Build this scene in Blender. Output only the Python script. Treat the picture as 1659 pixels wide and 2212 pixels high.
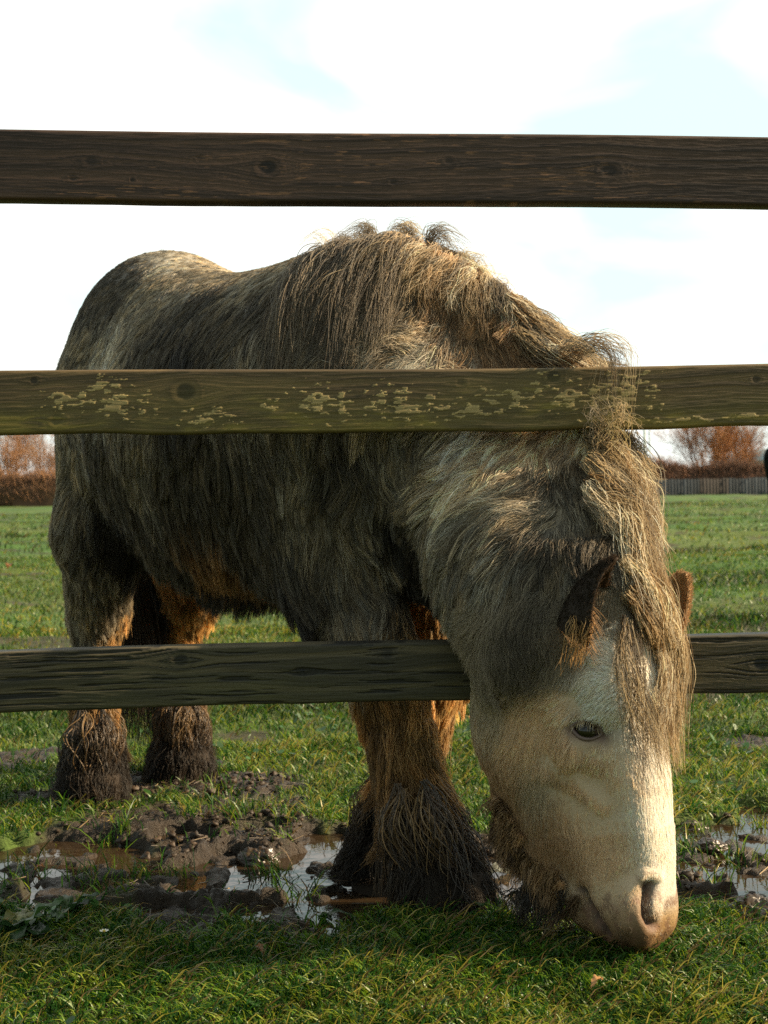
import bpy, math, random
import numpy as np
from mathutils import Vector, Matrix
from mathutils.bvhtree import BVHTree
from mathutils.kdtree import KDTree

for o in list(bpy.data.objects):
    bpy.data.objects.remove(o)
R = np.random.RandomState(7)
random.seed(7)
sc = bpy.context.scene
COL = sc.collection

# ------------------------------------------------------------------ camera
FOC = 3014.0                      # focal length in units of a 1659 x 2212 picture
PITCH, ROLL, CAMH = math.radians(1.064), math.radians(0.95), 0.70
CAM = np.array([0.0, 0.0, CAMH])
fwd = np.array([0, math.cos(PITCH), -math.sin(PITCH)])
up0 = np.array([0, math.sin(PITCH), math.cos(PITCH)])
rt0 = np.array([1.0, 0, 0])
rt = rt0 * math.cos(ROLL) - up0 * math.sin(ROLL)
up = up0 * math.cos(ROLL) + rt0 * math.sin(ROLL)
cd = bpy.data.cameras.new("camera")
cam = bpy.data.objects.new("camera", cd)
COL.objects.link(cam)
cd.sensor_fit = 'VERTICAL'
cd.sensor_height = 36
cd.sensor_width = 27
cd.lens = FOC / 2212 * 36
cd.clip_start = 0.05
cd.clip_end = 3000
cd.dof.use_dof = True
cd.dof.focus_distance = 2.12
cd.dof.aperture_fstop = 11
m = Matrix(((rt[0], up[0], -fwd[0], 0), (rt[1], up[1], -fwd[1], 0), (rt[2], up[2], -fwd[2], CAMH), (0, 0, 0, 1)))
cam.matrix_world = m
sc.camera = cam


def ray(px, py):
    return fwd + rt * ((px - 829.5) / FOC) - up * ((py - 1106.0) / FOC)


def W(px, py, y):
    d = ray(px, py)
    return CAM + d * (y / d[1])


def proj(P):
    Q = P - CAM
    z = Q @ fwd
    return 829.5 + FOC * (Q @ rt) / z, 1106.0 - FOC * (Q @ up) / z


# ------------------------------------------------------------------ light
SUN_EL, SUN_AZ = math.radians(29), math.radians(3.5)      # azimuth from +X towards +Y
S = Vector((math.cos(SUN_EL) * math.cos(SUN_AZ), math.cos(SUN_EL) * math.sin(SUN_AZ), math.sin(SUN_EL)))
sl = bpy.data.lights.new("sun", 'SUN')
sl.energy = 5.0
sl.angle = math.radians(0.6)
sl.color = (1.0, 0.80, 0.53)
so = bpy.data.objects.new("sun", sl)
COL.objects.link(so)
so.rotation_euler = S.to_track_quat('Z', 'Y').to_euler()

w = bpy.data.worlds.new("World")
sc.world = w
w.use_nodes = True
nt = w.node_tree
nt.nodes.clear()


def N(nt, t, **kw):
    n = nt.nodes.new(t)
    for k, v in kw.items():
        if k == 'inp':
            for a, b in v.items():
                n.inputs[a].default_value = b
        else:
            setattr(n, k, v)
    return n


def ramp(nt, stops, fac=None, interp='LINEAR'):
    r = nt.nodes.new('ShaderNodeValToRGB')
    r.color_ramp.interpolation = interp
    e = r.color_ramp.elements
    while len(e) < len(stops):
        e.new(0.5)
    for el, (p, c) in zip(e, stops):
        el.position = p
        el.color = (c, c, c, 1) if isinstance(c, (int, float)) else (*c, 1)
    if fac is not None:
        nt.links.new(fac, r.inputs[0])
    return r


out = N(nt, 'ShaderNodeOutputWorld')
bg = N(nt, 'ShaderNodeBackground', inp={'Strength': 0.1})
sky = N(nt, 'ShaderNodeTexSky', sky_type='NISHITA', sun_disc=False, sun_elevation=SUN_EL, sun_rotation=math.pi / 2 - SUN_AZ, dust_density=1.5)
tc = N(nt, 'ShaderNodeTexCoord')
mp = N(nt, 'ShaderNodeMapping', inp={'Scale': (1.0, 1.0, 2.2), 'Location': (0.32, 0.1, 0.15)})
nz = N(nt, 'ShaderNodeTexNoise', inp={'Scale': 5.0, 'Detail': 5.0, 'Roughness': 0.45, 'Distortion': 0.6})
nt.links.new(tc.outputs['Generated'], mp.inputs[0])
nt.links.new(mp.outputs[0], nz.inputs['Vector'])
cr = ramp(nt, [(0.36, 0.0), (0.62, 1.0)], nz.outputs['Fac'])
# clouds are brightest towards the sun side and the horizon, greyer overhead and behind
dot = N(nt, 'ShaderNodeVectorMath', operation='DOT_PRODUCT')
dot.inputs[1].default_value = Vector((0.30, 0.90, 0.15)).normalized()
nt.links.new(tc.outputs['Generated'], dot.inputs[0])
mr = N(nt, 'ShaderNodeMapRange', inp={'From Min': -0.4, 'From Max': 0.75, 'To Min': 1.0, 'To Max': 6.4})
nt.links.new(dot.outputs['Value'], mr.inputs['Value'])
cc = N(nt, 'ShaderNodeVectorMath', operation='SCALE')
cc.inputs[0].default_value = (1.0, 0.975, 0.91)
nt.links.new(mr.outputs[0], cc.inputs['Scale'])
gap = N(nt, 'ShaderNodeVectorMath', operation='MULTIPLY_ADD')
gap.inputs[1].default_value = (0.15, 0.15, 0.13)
gap.inputs[2].default_value = (3.4, 4.3, 4.2)
nt.links.new(sky.outputs[0], gap.inputs[0])
mx = N(nt, 'ShaderNodeMix', data_type='RGBA')
nt.links.new(cr.outputs[0], mx.inputs[0])
nt.links.new(gap.outputs[0], mx.inputs[6])
nt.links.new(cc.outputs[0], mx.inputs[7])
nt.links.new(mx.outputs[2], bg.inputs[0])
nt.links.new(bg.outputs[0], out.inputs[0])

sc.view_settings.view_transform = 'Standard'
sc.view_settings.look = 'None'
sc.view_settings.gamma = 1
sc.view_settings.exposure = 1.2
sc.cycles.use_denoising = False
sc.cycles.max_bounces = 6
sc.cycles.diffuse_bounces = 3
sc.cycles.glossy_bounces = 3
sc.cycles.transmission_bounces = 4
sc.cycles.transparent_max_bounces = 6
sc.cycles_curves.shape = 'RIBBONS'
sc.cycles_curves.subdivisions = 2

# ------------------------------------------------------------------ helpers
_lat = np.random.RandomState(11).rand(32, 32, 32).astype(np.float32)


def noise3(P, f=1.0, off=0.0):
    q = np.asarray(P, np.float32) * f + off
    i = np.floor(q).astype(int)
    t = q - i
    t = t * t * (3 - 2 * t)
    i0, i1 = i & 31, (i + 1) & 31
    r = 0
    for a in (0, 1):
        wx = t[..., 0] if a else 1 - t[..., 0]
        xi = (i1 if a else i0)[..., 0]
        for b in (0, 1):
            wy = t[..., 1] if b else 1 - t[..., 1]
            yi = (i1 if b else i0)[..., 1]
            for c in (0, 1):
                wz = t[..., 2] if c else 1 - t[..., 2]
                zi = (i1 if c else i0)[..., 2]
                r = r + wx * wy * wz * _lat[xi, yi, zi]
    return r


def fbm(P, f=1.0, o=4, off=0.0, g=0.5):
    s, a, n = 0, 1.0, 0
    for k in range(o):
        s = s + a * noise3(P, f * 2 ** k, off + 7.3 * k)
        n += a
        a *= g
    return s / n


def p2(x, y):
    return np.stack([x, y, np.zeros_like(x)], -1)


def sstep(a, b, x):
    t = np.clip((x - a) / (b - a), 0, 1)
    return t * t * (3 - 2 * t)


def mesh_np(name, V, F, mat=None, parent=None, smooth=True, cols=None):
    """V (n,3); F int array (m,k) or list of such arrays"""
    me = bpy.data.meshes.new(name)
    Fs = F if isinstance(F, (list, tuple)) else [F]
    Fs = [np.asarray(f, np.int32) for f in Fs if len(f)]
    nl = sum(f.size for f in Fs)
    me.vertices.add(len(V))
    me.vertices.foreach_set('co', np.asarray(V, np.float32).ravel())
    me.loops.add(nl)
    me.loops.foreach_set('vertex_index', np.concatenate([f.ravel() for f in Fs]))
    cnt = np.concatenate([np.full(len(f), f.shape[1], np.int32) for f in Fs])
    me.polygons.add(len(cnt))
    me.polygons.foreach_set('loop_start', np.concatenate([[0], np.cumsum(cnt)[:-1]]).astype(np.int32))
    me.update(calc_edges=True)
    me.validate()
    if smooth:
        me.polygons.foreach_set('use_smooth', np.ones(len(me.polygons), bool))
    if cols is not None:
        a = me.attributes.new('tint', 'FLOAT_COLOR', 'POINT')
        c = np.ones((len(V), 4), np.float32)
        c[:, :cols.shape[1]] = cols
        a.data.foreach_set('color', c.ravel())
    if mat:
        me.materials.append(mat)
    o = bpy.data.objects.new(name, me)
    COL.objects.link(o)
    if parent:
        o.parent = parent
    return o


def curves_np(name, P, rad, cols, mat, parent=None):
    """P (N,n,3) rad (n,) or (N,n) cols (N,n,3)"""
    Nn, n = P.shape[:2]
    hc = bpy.data.hair_curves.new(name)
    hc.add_curves([n] * Nn)
    hc.attributes['position'].data.foreach_set('vector', P.astype(np.float32).ravel())
    ra = hc.attributes.get('radius') or hc.attributes.new('radius', 'FLOAT', 'POINT')
    ra.data.foreach_set('value', np.broadcast_to(rad, (Nn, n)).astype(np.float32).ravel())
    ca = hc.attributes.new('tint', 'FLOAT_COLOR', 'POINT')
    c = np.ones((Nn, n, 4), np.float32)
    c[..., :3] = cols
    ca.data.foreach_set('color', c.ravel())
    hc.materials.append(mat)
    o = bpy.data.objects.new(name, hc)
    COL.objects.link(o)
    if parent:
        o.parent = parent
    return o


def empty(name, loc=(0, 0, 0)):
    o = bpy.data.objects.new(name, None)
    o.empty_display_size = 0.1
    o.location = loc
    COL.objects.link(o)
    return o


def tag(o, label=None, cat=None, group=None, kind=None):
    for k, v in (('label', label), ('category', cat), ('group', group), ('kind', kind)):
        if v:
            o[k] = v
    return o


def mat_new(name):
    mt = bpy.data.materials.new(name)
    mt.use_nodes = True
    t = mt.node_tree
    return mt, t, t.nodes['Principled BSDF']


def simple_mat(name, col, rough=0.6, spec=0.5, **kw):
    mt, t, b = mat_new(name)
    b.inputs['Base Color'].default_value = (*col, 1)
    b.inputs['Roughness'].default_value = rough
    b.inputs['Specular IOR Level'].default_value = spec
    return mt


def tint_mat(name, rough=0.6, spec=0.4, trans=0.0, vary=0.0, coat=0.0):
    """colour comes from the 'tint' attribute; optional thin-leaf / hair translucency"""
    mt, t, b = mat_new(name)
    at = N(t, 'ShaderNodeAttribute', attribute_name='tint')
    b.inputs['Roughness'].default_value = rough
    b.inputs['Specular IOR Level'].default_value = spec
    b.inputs['Coat Weight'].default_value = coat
    b.inputs['Coat Roughness'].default_value = 0.15
    t.links.new(at.outputs['Color'], b.inputs['Base Color'])
    if trans:
        tr = N(t, 'ShaderNodeBsdfTranslucent')
        ms = N(t, 'ShaderNodeMixShader', inp={0: trans})
        t.links.new(at.outputs['Color'], tr.inputs[0])
        t.links.new(b.outputs[0], ms.inputs[1])
        t.links.new(tr.outputs[0], ms.inputs[2])
        t.links.new(ms.outputs[0], t.nodes['Material Output'].inputs[0])
    return mt


M_HAIR = tint_mat('horse_hair', rough=0.45, spec=0.35, trans=0.45)
M_WETHAIR = tint_mat('wet_hair', rough=0.42, spec=0.4, trans=0.05)
M_SKIN = tint_mat('horse_skin', rough=0.6, spec=0.3)
M_BLADE = tint_mat('grass_blade', rough=0.42, spec=0.45, trans=0.42)
M_TWIG = tint_mat('twigs', rough=0.8, spec=0.2)

# ------------------------------------------------------------------ ground
def fence_y(x):
    return 2.2 + 0.0833 * x


def ell(px, py, rx, ry, X, Y):
    """puddle / mud blob: centre and radii given on the ground in picture units"""
    d = ray(px, py)
    c = CAM + d * (-CAMH / d[2])
    dr = ray(px + rx, py)
    a = (CAM + dr * (-CAMH / dr[2]))[0] - c[0]
    dn, df = ray(px, py + ry), ray(px, py - ry)
    b = abs((CAM + df * (-CAMH / df[2]))[1] - (CAM + dn * (-CAMH / dn[2]))[1]) / 2
    return ((X - c[0]) / a) ** 2 + ((Y - c[1]) / b) ** 2


PUD = [(60, 1855, 240, 50), (150, 1905, 110, 45), (80, 1945, 90, 30), (250, 1845, 120, 30), (520, 1880, 110, 40), (660, 1870, 160, 42), (740, 1930, 120, 55), (620, 1972, 130, 22),
       (560, 1945, 60, 16), (360, 1885, 130, 26), (880, 1920, 130, 45), (560, 1785, 70, 12), (700, 1800, 60, 18), (1080, 1900, 110, 60), (400, 1800, 70, 14), (330, 1965, 120, 20),
       (1580, 1800, 130, 34), (1500, 1850, 90, 34), (1640, 1890, 60, 40), (1560, 1940, 130, 22), (1720, 1790, 100, 60)]
MUD = [(420, 1810, 400, 85), (250, 1705, 180, 35), (600, 1900, 520, 110), (1000, 1900, 300, 100), (1560, 1870, 190, 95), (150, 1880, 260, 90), (60, 1640, 90, 26), (500, 1700, 160, 26), (430, 1650, 60, 16), (1700, 1840, 200, 90), (1620, 1610, 60, 14)]


def fields(X, Y):
    P = p2(X, Y)
    wob = (fbm(P * np.array([1, .6, 1]), 9, 3, 3.1) - 0.5) * 2.2 + (fbm(P, 30, 2, 9) - 0.5) * 0.8
    mud = 9.0 + 0 * X
    for m_ in MUD:
        mud = np.minimum(mud, ell(*m_, X, Y))
    mud = 1 - sstep(0.6, 1.35, mud + wob * 0.9)
    pud = 9.0 + 0 * X
    for m_ in PUD:
        pud = np.minimum(pud, ell(m_[0], m_[1], m_[2] * 1.15, m_[3] * 1.2, X, Y))
    pud = 1 - sstep(0.65, 1.15, pud + wob * .8 - .12)
    bare = sstep(0.60, 0.70, fbm(P, 2.3, 4, 20)) * sstep(2.6, 4, Y)      # bare trodden patches further out
    return mud, pud, bare


def ground_z(X, Y, full=False):
    P = p2(X, Y)
    mud, pud, bare = fields(X, Y)
    near = 1 - sstep(4, 14, Y)
    z = (fbm(P, 1.5, 3, 1) - 0.5) * 0.05 * (0.3 + 0.7 * (1 - near)) + (fbm(P, 14, 3, 5) - 0.5) * 0.03
    tus = sstep(0.5, 0.7, fbm(p2(X * 0.6, Y), 1.1, 4, 40)) * sstep(5, 9, Y)
    z = z + tus * 0.05 + (fbm(p2(X * 0.25, Y), 0.35, 3, 50) - 0.5) * 0.25 * sstep(8, 16, Y)
    clod = np.abs(fbm(P, 26, 4, 12) - 0.5) * 2
    clump = sstep(0.45, 0.75, fbm(P, 11, 3, 33))
    rid = 1 - np.abs(fbm(P, 34, 3, 21, .6) - .5) * 4
    z = z + mud * (rid * .007 + (0.5 - clod) * 0.010 + clump * 0.003 + (fbm(P, 60, 3, 8, .8) - .5) * .030 - 0.004)
    z = z - (mud * 0.6) * (fbm(P, 14, 3, 5) - 0.5) * 0.02
    z = z * (1 - .6 * pud) - pud * 0.032 + pud * mud * .020 * sstep(.56, .66, fbm(P, 22, 3, 91))
    if full:
        return z, mud, pud, bare
    return z


def axis(stops):
    """stops: list of (position, spacing); spacing blends linearly between stops"""
    xs = [stops[0][0]]
    for (a, sa), (b, sb) in zip(stops, stops[1:]):
        while xs[-1] < b:
            t = (xs[-1] - a) / (b - a)
            xs.append(xs[-1] + sa * (1 - t) + sb * t)
    return np.array(xs)


gx = axis([(-600, 60), (-40, 2), (-6, .12), (-1.4, .012), (-1.0, .006), (0.95, .006), (1.3, .012), (6, .12), (40, 2), (600, 60)])
gy = axis([(-20, 2), (0, .2), (1.4, .01), (2.0, .006), (3.1, .006), (3.8, .012), (12, .06), (30, .25), (90, 1.5), (1500, 100)])
X, Y = np.meshgrid(gx, gy, indexing='ij')
Z, mud, pud, bare = ground_z(X, Y, True)
P = p2(X, Y)
n1 = fbm(P, 6, 4, 60)[..., None]
n2 = fbm(p2(X * 0.8, Y), 1.2, 4, 70)[..., None]
grassc = np.array([.035, .065, .010]) * (1 - n2) * 2 + np.array([.085, .075, .022]) * (n2 - 0.2)
farc = np.array([.040, .092, .007]) * (0.55 + 0.9 * n1) * (1 - .5 * sstep(0.48, 0.62, n2)) + np.array([.09, .10, .015]) * .5 * sstep(0.48, 0.62, n2)
fmix = sstep(5, 11, Y)[..., None]
gcol = grassc * (1 - fmix) + farc * fmix
mudc = np.array([.028, .018, .010]) * (0.6 + 0.9 * n1)
mm = np.clip(mud + bare * 0.8, 0, 1)[..., None]
gcol = gcol * (1 - mm) + mudc * mm
wetness = np.clip(mud, 0, 1)
V = np.stack([X, Y, Z], -1).reshape(-1, 3)
nx_, ny_ = X.shape
idx = np.arange(nx_ * ny_).reshape(nx_, ny_)
F = np.stack([idx[:-1, :-1], idx[1:, :-1], idx[1:, 1:], idx[:-1, 1:]], -1).reshape(-1, 4)
mt, t, b = mat_new('field_ground')
at = N(t, 'ShaderNodeAttribute', attribute_name='tint')
tcn = N(t, 'ShaderNodeTexCoord')
nn = N(t, 'ShaderNodeTexNoise', inp={'Scale': 35.0, 'Detail': 6.0, 'Roughness': 0.7})
t.links.new(tcn.outputs['Object'], nn.inputs['Vector'])
rr = ramp(t, [(0.3, 0.55), (0.7, 1.5)], nn.outputs['Fac'])
ml = N(t, 'ShaderNodeMix', data_type='RGBA', blend_type='MULTIPLY', inp={0: 1.0})
t.links.new(at.outputs['Color'], ml.inputs[6])
t.links.new(rr.outputs[0], ml.inputs[7])
t.links.new(ml.outputs[2], b.inputs['Base Color'])
rm = N(t, 'ShaderNodeMapRange', inp={'To Min': 0.9, 'To Max': 0.5})
b.inputs['Specular IOR Level'].default_value = 0.35
t.links.new(at.outputs['Alpha'], rm.inputs['Value'])
t.links.new(rm.outputs[0], b.inputs['Roughness'])
bp = N(t, 'ShaderNodeBump', inp={'Strength': 0.9, 'Distance': 0.010})
nb = N(t, 'ShaderNodeTexNoise', inp={'Scale': 120.0, 'Detail': 6.0, 'Roughness': 0.65})
t.links.new(tcn.outputs['Object'], nb.inputs['Vector'])
t.links.new(nb.outputs['Fac'], bp.inputs['Height'])
t.links.new(bp.outputs[0], b.inputs['Normal'])
gc4 = np.concatenate([gcol.reshape(-1, 3), wetness.reshape(-1, 1)], 1)
ground = mesh_np('ground', V, F, mt, cols=gc4)
tag(ground, 'muddy pasture ground with short grass', None, None, 'structure')

# water lying in the hollows of the mud
mw, t, b = mat_new('puddle_water')
b.inputs['Base Color'].default_value = (.030, .019, .010, 1)
b.inputs['Roughness'].default_value = 0.03
b.inputs['IOR'].default_value = 1.33
b.inputs['Specular IOR Level'].default_value = 0.5
nw = N(t, 'ShaderNodeTexNoise', inp={'Scale': 22.0, 'Detail': 3.0})
bw = N(t, 'ShaderNodeBump', inp={'Strength': 0.12, 'Distance': 0.01})
tw = N(t, 'ShaderNodeTexCoord')
t.links.new(tw.outputs['Object'], nw.inputs['Vector'])
t.links.new(nw.outputs['Fac'], bw.inputs['Height'])
t.links.new(bw.outputs[0], b.inputs['Normal'])
WZ = -0.0175
gwx, gwy = np.linspace(-1.5, 1.3, 15), np.linspace(2.05, 3.35, 9)
XX, YY = np.meshgrid(gwx, gwy, indexing='ij')
ii = np.arange(XX.size).reshape(XX.shape)
water = mesh_np('puddle_water', np.stack([XX, YY, XX * 0 + WZ], -1).reshape(-1, 3),
                np.stack([ii[:-1, :-1], ii[1:, :-1], ii[1:, 1:], ii[:-1, 1:]], -1).reshape(-1, 4), mw)
tag(water, 'shallow muddy puddle water reflecting the sky', None, None, 'structure')
print('ground', len(V))

#@@FENCE
# ------------------------------------------------------------------ fence
def rail_profile(h0, h1, th):
    r = 0.004
    nfr = 84
    z = np.linspace(h0 + r, h1 - r, nfr)
    prof = [(0.0, v) for v in z]                       # front face, bottom to top
    prof += [(0.0012, h1 - 0.0015), (r, h1), (th - r, h1), (th, h1 - r), (th, h0 + r), (th - r, h0), (r, h0), (0.0012, h0 + 0.0015)]
    return np.array(prof), nfr


def make_rail(px_pts, seed, base, style, parent):
    """px_pts = (yTopLeft,yTopRight,yBotLeft,yBotRight) in the picture at x=0 and x=1659 -> heights of the rail's ends"""
    def at(px, py):
        d = ray(px, py)
        # intersect with the fence plane y = 2.2 + .0833 x
        s = 2.2 / (d[1] - 0.0833 * d[0])
        return CAM + d * s
    a0, a1, b0, b1 = at(0, px_pts[0]), at(1659, px_pts[1]), at(0, px_pts[2]), at(1659, px_pts[3])
    print('rail', np.round([a0[2], a1[2], b0[2], b1[2]], 3))
    xs = np.concatenate([np.linspace(-2.9, -0.8, 22)[:-1], np.linspace(-0.8, 0.8, 1150), np.linspace(0.8, 2.9, 22)[1:]])
    th = 0.042
    prof, nfr = rail_profile(0, 1, th)
    zt = a0[2] + (a1[2] - a0[2]) * (xs - a0[0]) / (a1[0] - a0[0])
    zb = b0[2] + (b1[2] - b0[2]) * (xs - b0[0]) / (b1[0] - b0[0])
    rs = np.random.RandomState(seed)
    edge_b = (fbm(p2(xs, xs * 0 + seed), 9, 4, seed) - 0.5) * (0.006 if style != 'top' else 0.002)
    zb = zb + edge_b
    bow = .004 * np.sin(xs * 1.7 + seed) + .0015 * np.sin(xs * 5.1 + seed * 2)
    zt, zb = zt + bow, zb + bow
    K = len(prof)
    hh = (zt - zb)
    # profile heights were built on a unit rail: rescale edges to true millimetres
    pz = prof[:, 1].copy()
    Zr = np.empty((len(xs), K))
    for k in range(K):
        if k < nfr:
            f = k / (nfr - 1)
            Zr[:, k] = zb + 0.004 + f * (hh - 0.008)
        else:
            e = pz[k]
            Zr[:, k] = np.where(e > 0.5, zt - (1 - e), zb + e)
    Xr = np.repeat(xs[:, None], K, 1)
    D = np.repeat(prof[None, :, 0], len(xs), 0)
    u = Xr
    vv = (Zr - zb[:, None]) / hh[:, None]              # 0..1 across the face
    # wood grain deflected around knots
    knots = {'top': [(590, .50, .014, 1), (1325, .48, .013, .8), (210, .56, .010, .5), (170, .32, .006, .7), (298, .30, .004, .9), (445, .62, .006, .5), (860, .30, .006, .6), (980, .6, .007, .4)],
             'mid': [(403, .66, .016, 1), (77, .84, .006, .9), (125, .22, .010, .8), (1198, .86, .012, 1), (998, .78, .007, .5), (852, .42, .010, .8), (1636, .75, .007, .7)],
             'low': [(383, .78, .012, 1), (645, .56, .005, .9), (1640, .50, .013, 1), (830, .8, .01, .6), (385, .12, .01, .5)]}[style]
    ww = (Zr - zb[:, None])
    defl = np.zeros_like(ww)
    kn = np.zeros_like(ww)
    ring = np.zeros_like(ww)
    for kpx, kv, kr, ks in knots:
        p = at(kpx, 1000)
        dx = (u - p[0])
        dz = ww - kv * hh[:, None]
        rr_ = np.sqrt((dx / 1.25) ** 2 + dz ** 2)
        defl += np.sign(dz) * kr * 1.1 * np.exp(-(dx / (kr * 3.2)) ** 2) * np.exp(-np.abs(dz) / (kr * 1.8)) * ks
        rw = rr_ * (1 + 0.25 * (fbm(np.stack([dx * 60, dz * 60, dz * 0 + seed], -1), 1, 2) - .5))
        kn = np.maximum(kn, (1 - sstep(kr * 0.55, kr * 0.95, rw)) * ks)
        ring = np.maximum(ring, np.exp(-((rw - kr * 1.25) / (kr * 0.22)) ** 2) * ks * 0.7)
    q = ww - defl
    warp = (fbm(np.stack([u * 1.6, q * 9, q * 0 + seed], -1), 1, 3) - .5) * 0.05
    g = fbm(np.stack([u * 2.2, (q + warp) * 150, q * 0 + seed * 3], -1), 1, 3, 4.0, 0.6)
    fine = fbm(np.stack([u * 26, (q + warp) * 700, q * 0 + seed], -1), 1, 2, 9.0)
    blot = fbm(np.stack([u * 5, q * 14, q * 0 + seed * 5], -1), 1, 3, 17.0)
    band = sstep(0.44, 0.56, g)
    c = base[0] * (1 - band[..., None]) + base[1] * band[..., None]
    c = c * (0.62 + 0.75 * fine[..., None]) * (0.7 + 0.6 * blot[..., None])
    c = c * (1 - 0.78 * kn[..., None]) * (1 - 0.45 * ring[..., None])
    disp = (g - 0.5) * -0.0008 + (fine - .5) * 0.0008 + kn * 0.0004 - ring * 0.0003
    wn = fbm(np.stack([u * 30, q * 160, q * 0 + seed], -1), 1, 3, 2.0)
    if style == 'top':
        scr = sstep(0.72, 0.78, fbm(np.stack([u * 34, q * 420, q * 0 + 3.], -1), 1, 2, 5.0)) * sstep(.45, .6, fbm(np.stack([u * 3, q * 8, q * 0], -1), 1, 2, 8.0))
        c = c * (1 - scr[..., None]) + np.array([.16, .08, .04]) * scr[..., None]
    if style in ('mid', 'low'):
        alg = sstep(0.35, 0.7, blot * 0.6 + (1 - vv) * 0.5 * (1 if style == 'mid' else .6))
        c = c * (1 - 0.62 * alg[..., None]) + np.array([.110, .088, .020] if style == 'mid' else [.060, .056, .018]) * (0.4 + 1.1 * wn[..., None]) * 0.62 * alg[..., None]
    if style == 'low':
        crk = sstep(0.60, 0.66, fbm(np.stack([u * 9, q * 260, q * 0 + 3.], -1), 1, 3, 5.0, .6))
        disp = disp + crk * 0.0018
        c = c * (1 - 0.75 * crk[..., None])
    if style == 'mid':
        # lichen: flat flaking patches in clusters
        cl = [(160, .5, 60, .14), (230, .74, 45, .12), (255, .45, 55, .2), (450, .22, 45, .12), (680, .50, 55, .22), (725, .42, 45, .2), (845, .5, 40, .25), (890, .35, 45, .2), (1090, .5, 60, .16),
              (1160, .74, 18, .2), (1220, .52, 75, .22), (1290, .5, 70, .25), (1350, .60, 60, .3), (1385, .78, 34, .2), (130, .62, 30, .08), (590, .42, 25, .08), (940, .55, 30, .08), (1000, .3, 60, .1), (1500, .12, 150, .05)]
        den = np.zeros_like(ww)
        for cx_, cv_, sx_, sv_ in cl:
            p = at(cx_, 860)
            den = np.maximum(den, np.exp(-((u - p[0]) / (sx_ / 1370.)) ** 2 - ((vv - cv_) / sv_) ** 2))
        lf_ = fbm(np.stack([u * 80, ww * 230, ww * 0 + 2.], -1), 1, 3, 3.0, .55)
        thr = .74 - .26 * den
        lich = sstep(0, .012, lf_ - thr) * (den > .06)
        rim = np.exp(-((lf_ - thr - .012) / .012) ** 2) * (den > .06)
        msk = (D < .0005)
        lich *= msk
        rim *= msk
        lc = np.array([.50, .37, .155]) * (0.55 + .7 * wn[..., None]) * (.75 + .55 * rim[..., None])
        c = c * (1 - .85 * lich[..., None]) + lc * .85 * lich[..., None]
        disp = disp - lich * 0.0006
        yl = sstep(.62, .72, blot * .5 + (1 - vv) * .28 + wn * .3) * msk
        c = c * (1 - .7 * yl[..., None]) + np.array([.15, .115, .02]) * .7 * yl[..., None] * (0.5 + wn[..., None])
    disp = disp * (D < .0005)
    Vv = np.stack([Xr, fence_y(Xr) + D + disp, Zr], -1).reshape(-1, 3)
    i_ = np.arange(len(xs) * K).reshape(len(xs), K)
    nxk = np.roll(i_, -1, 1)
    Fq = np.stack([i_[:-1], i_[1:], nxk[1:], nxk[:-1]], -1).reshape(-1, 4)
    cap0, cap1 = i_[0][::-1][None, :][:, ::-1], i_[-1][None, :][:, ::-1]
    o = mesh_np('rail', Vv, [Fq, cap0, cap1], M_WOOD, parent, cols=np.clip(c, 0.004, 1).reshape(-1, 3))
    return o


M_WOOD = tint_mat('weathered_wood', rough=0.62, spec=0.35)
t = M_WOOD.node_tree
b = t.nodes['Principled BSDF']
tw = N(t, 'ShaderNodeTexCoord')
mpw = N(t, 'ShaderNodeMapping', inp={'Scale': (60, 60, 900)})
nw = N(t, 'ShaderNodeTexNoise', inp={'Scale': 1.0, 'Detail': 3.0})
bw = N(t, 'ShaderNodeBump', inp={'Strength': 0.35, 'Distance': 0.0012})
t.links.new(tw.outputs['Object'], mpw.inputs[0])
t.links.new(mpw.outputs[0], nw.inputs['Vector'])
t.links.new(nw.outputs['Fac'], bw.inputs['Height'])
t.links.new(bw.outputs[0], b.inputs['Normal'])
fence = empty('rail_fence', (0, 2.2, 0))
tag(fence, 'dark wooden post and rail fence in front of the shaggy pony', 'fence')
RAILS = [make_rail((283, 291, 435, 439), 3, (np.array([.062, .034, .021]), np.array([.034, .019, .013])), 'top', fence),
         make_rail((797, 785, 936, 918), 5, (np.array([.125, .082, .034]), np.array([.075, .050, .022])), 'mid', fence),
         make_rail((1414, 1373, 1545, 1497), 8, (np.array([.070, .055, .028]), np.array([.036, .030, .016])), 'low', fence)]
RAILS[0]['label'] = 'dark brown top rail with knots'
RAILS[1]['label'] = 'olive middle rail spotted with pale lichen'
RAILS[2]['label'] = 'weathered lowest rail with cracks'
for r_ in RAILS:
    r_.matrix_parent_inverse = Matrix.Translation((0, -2.2, 0))
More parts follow.
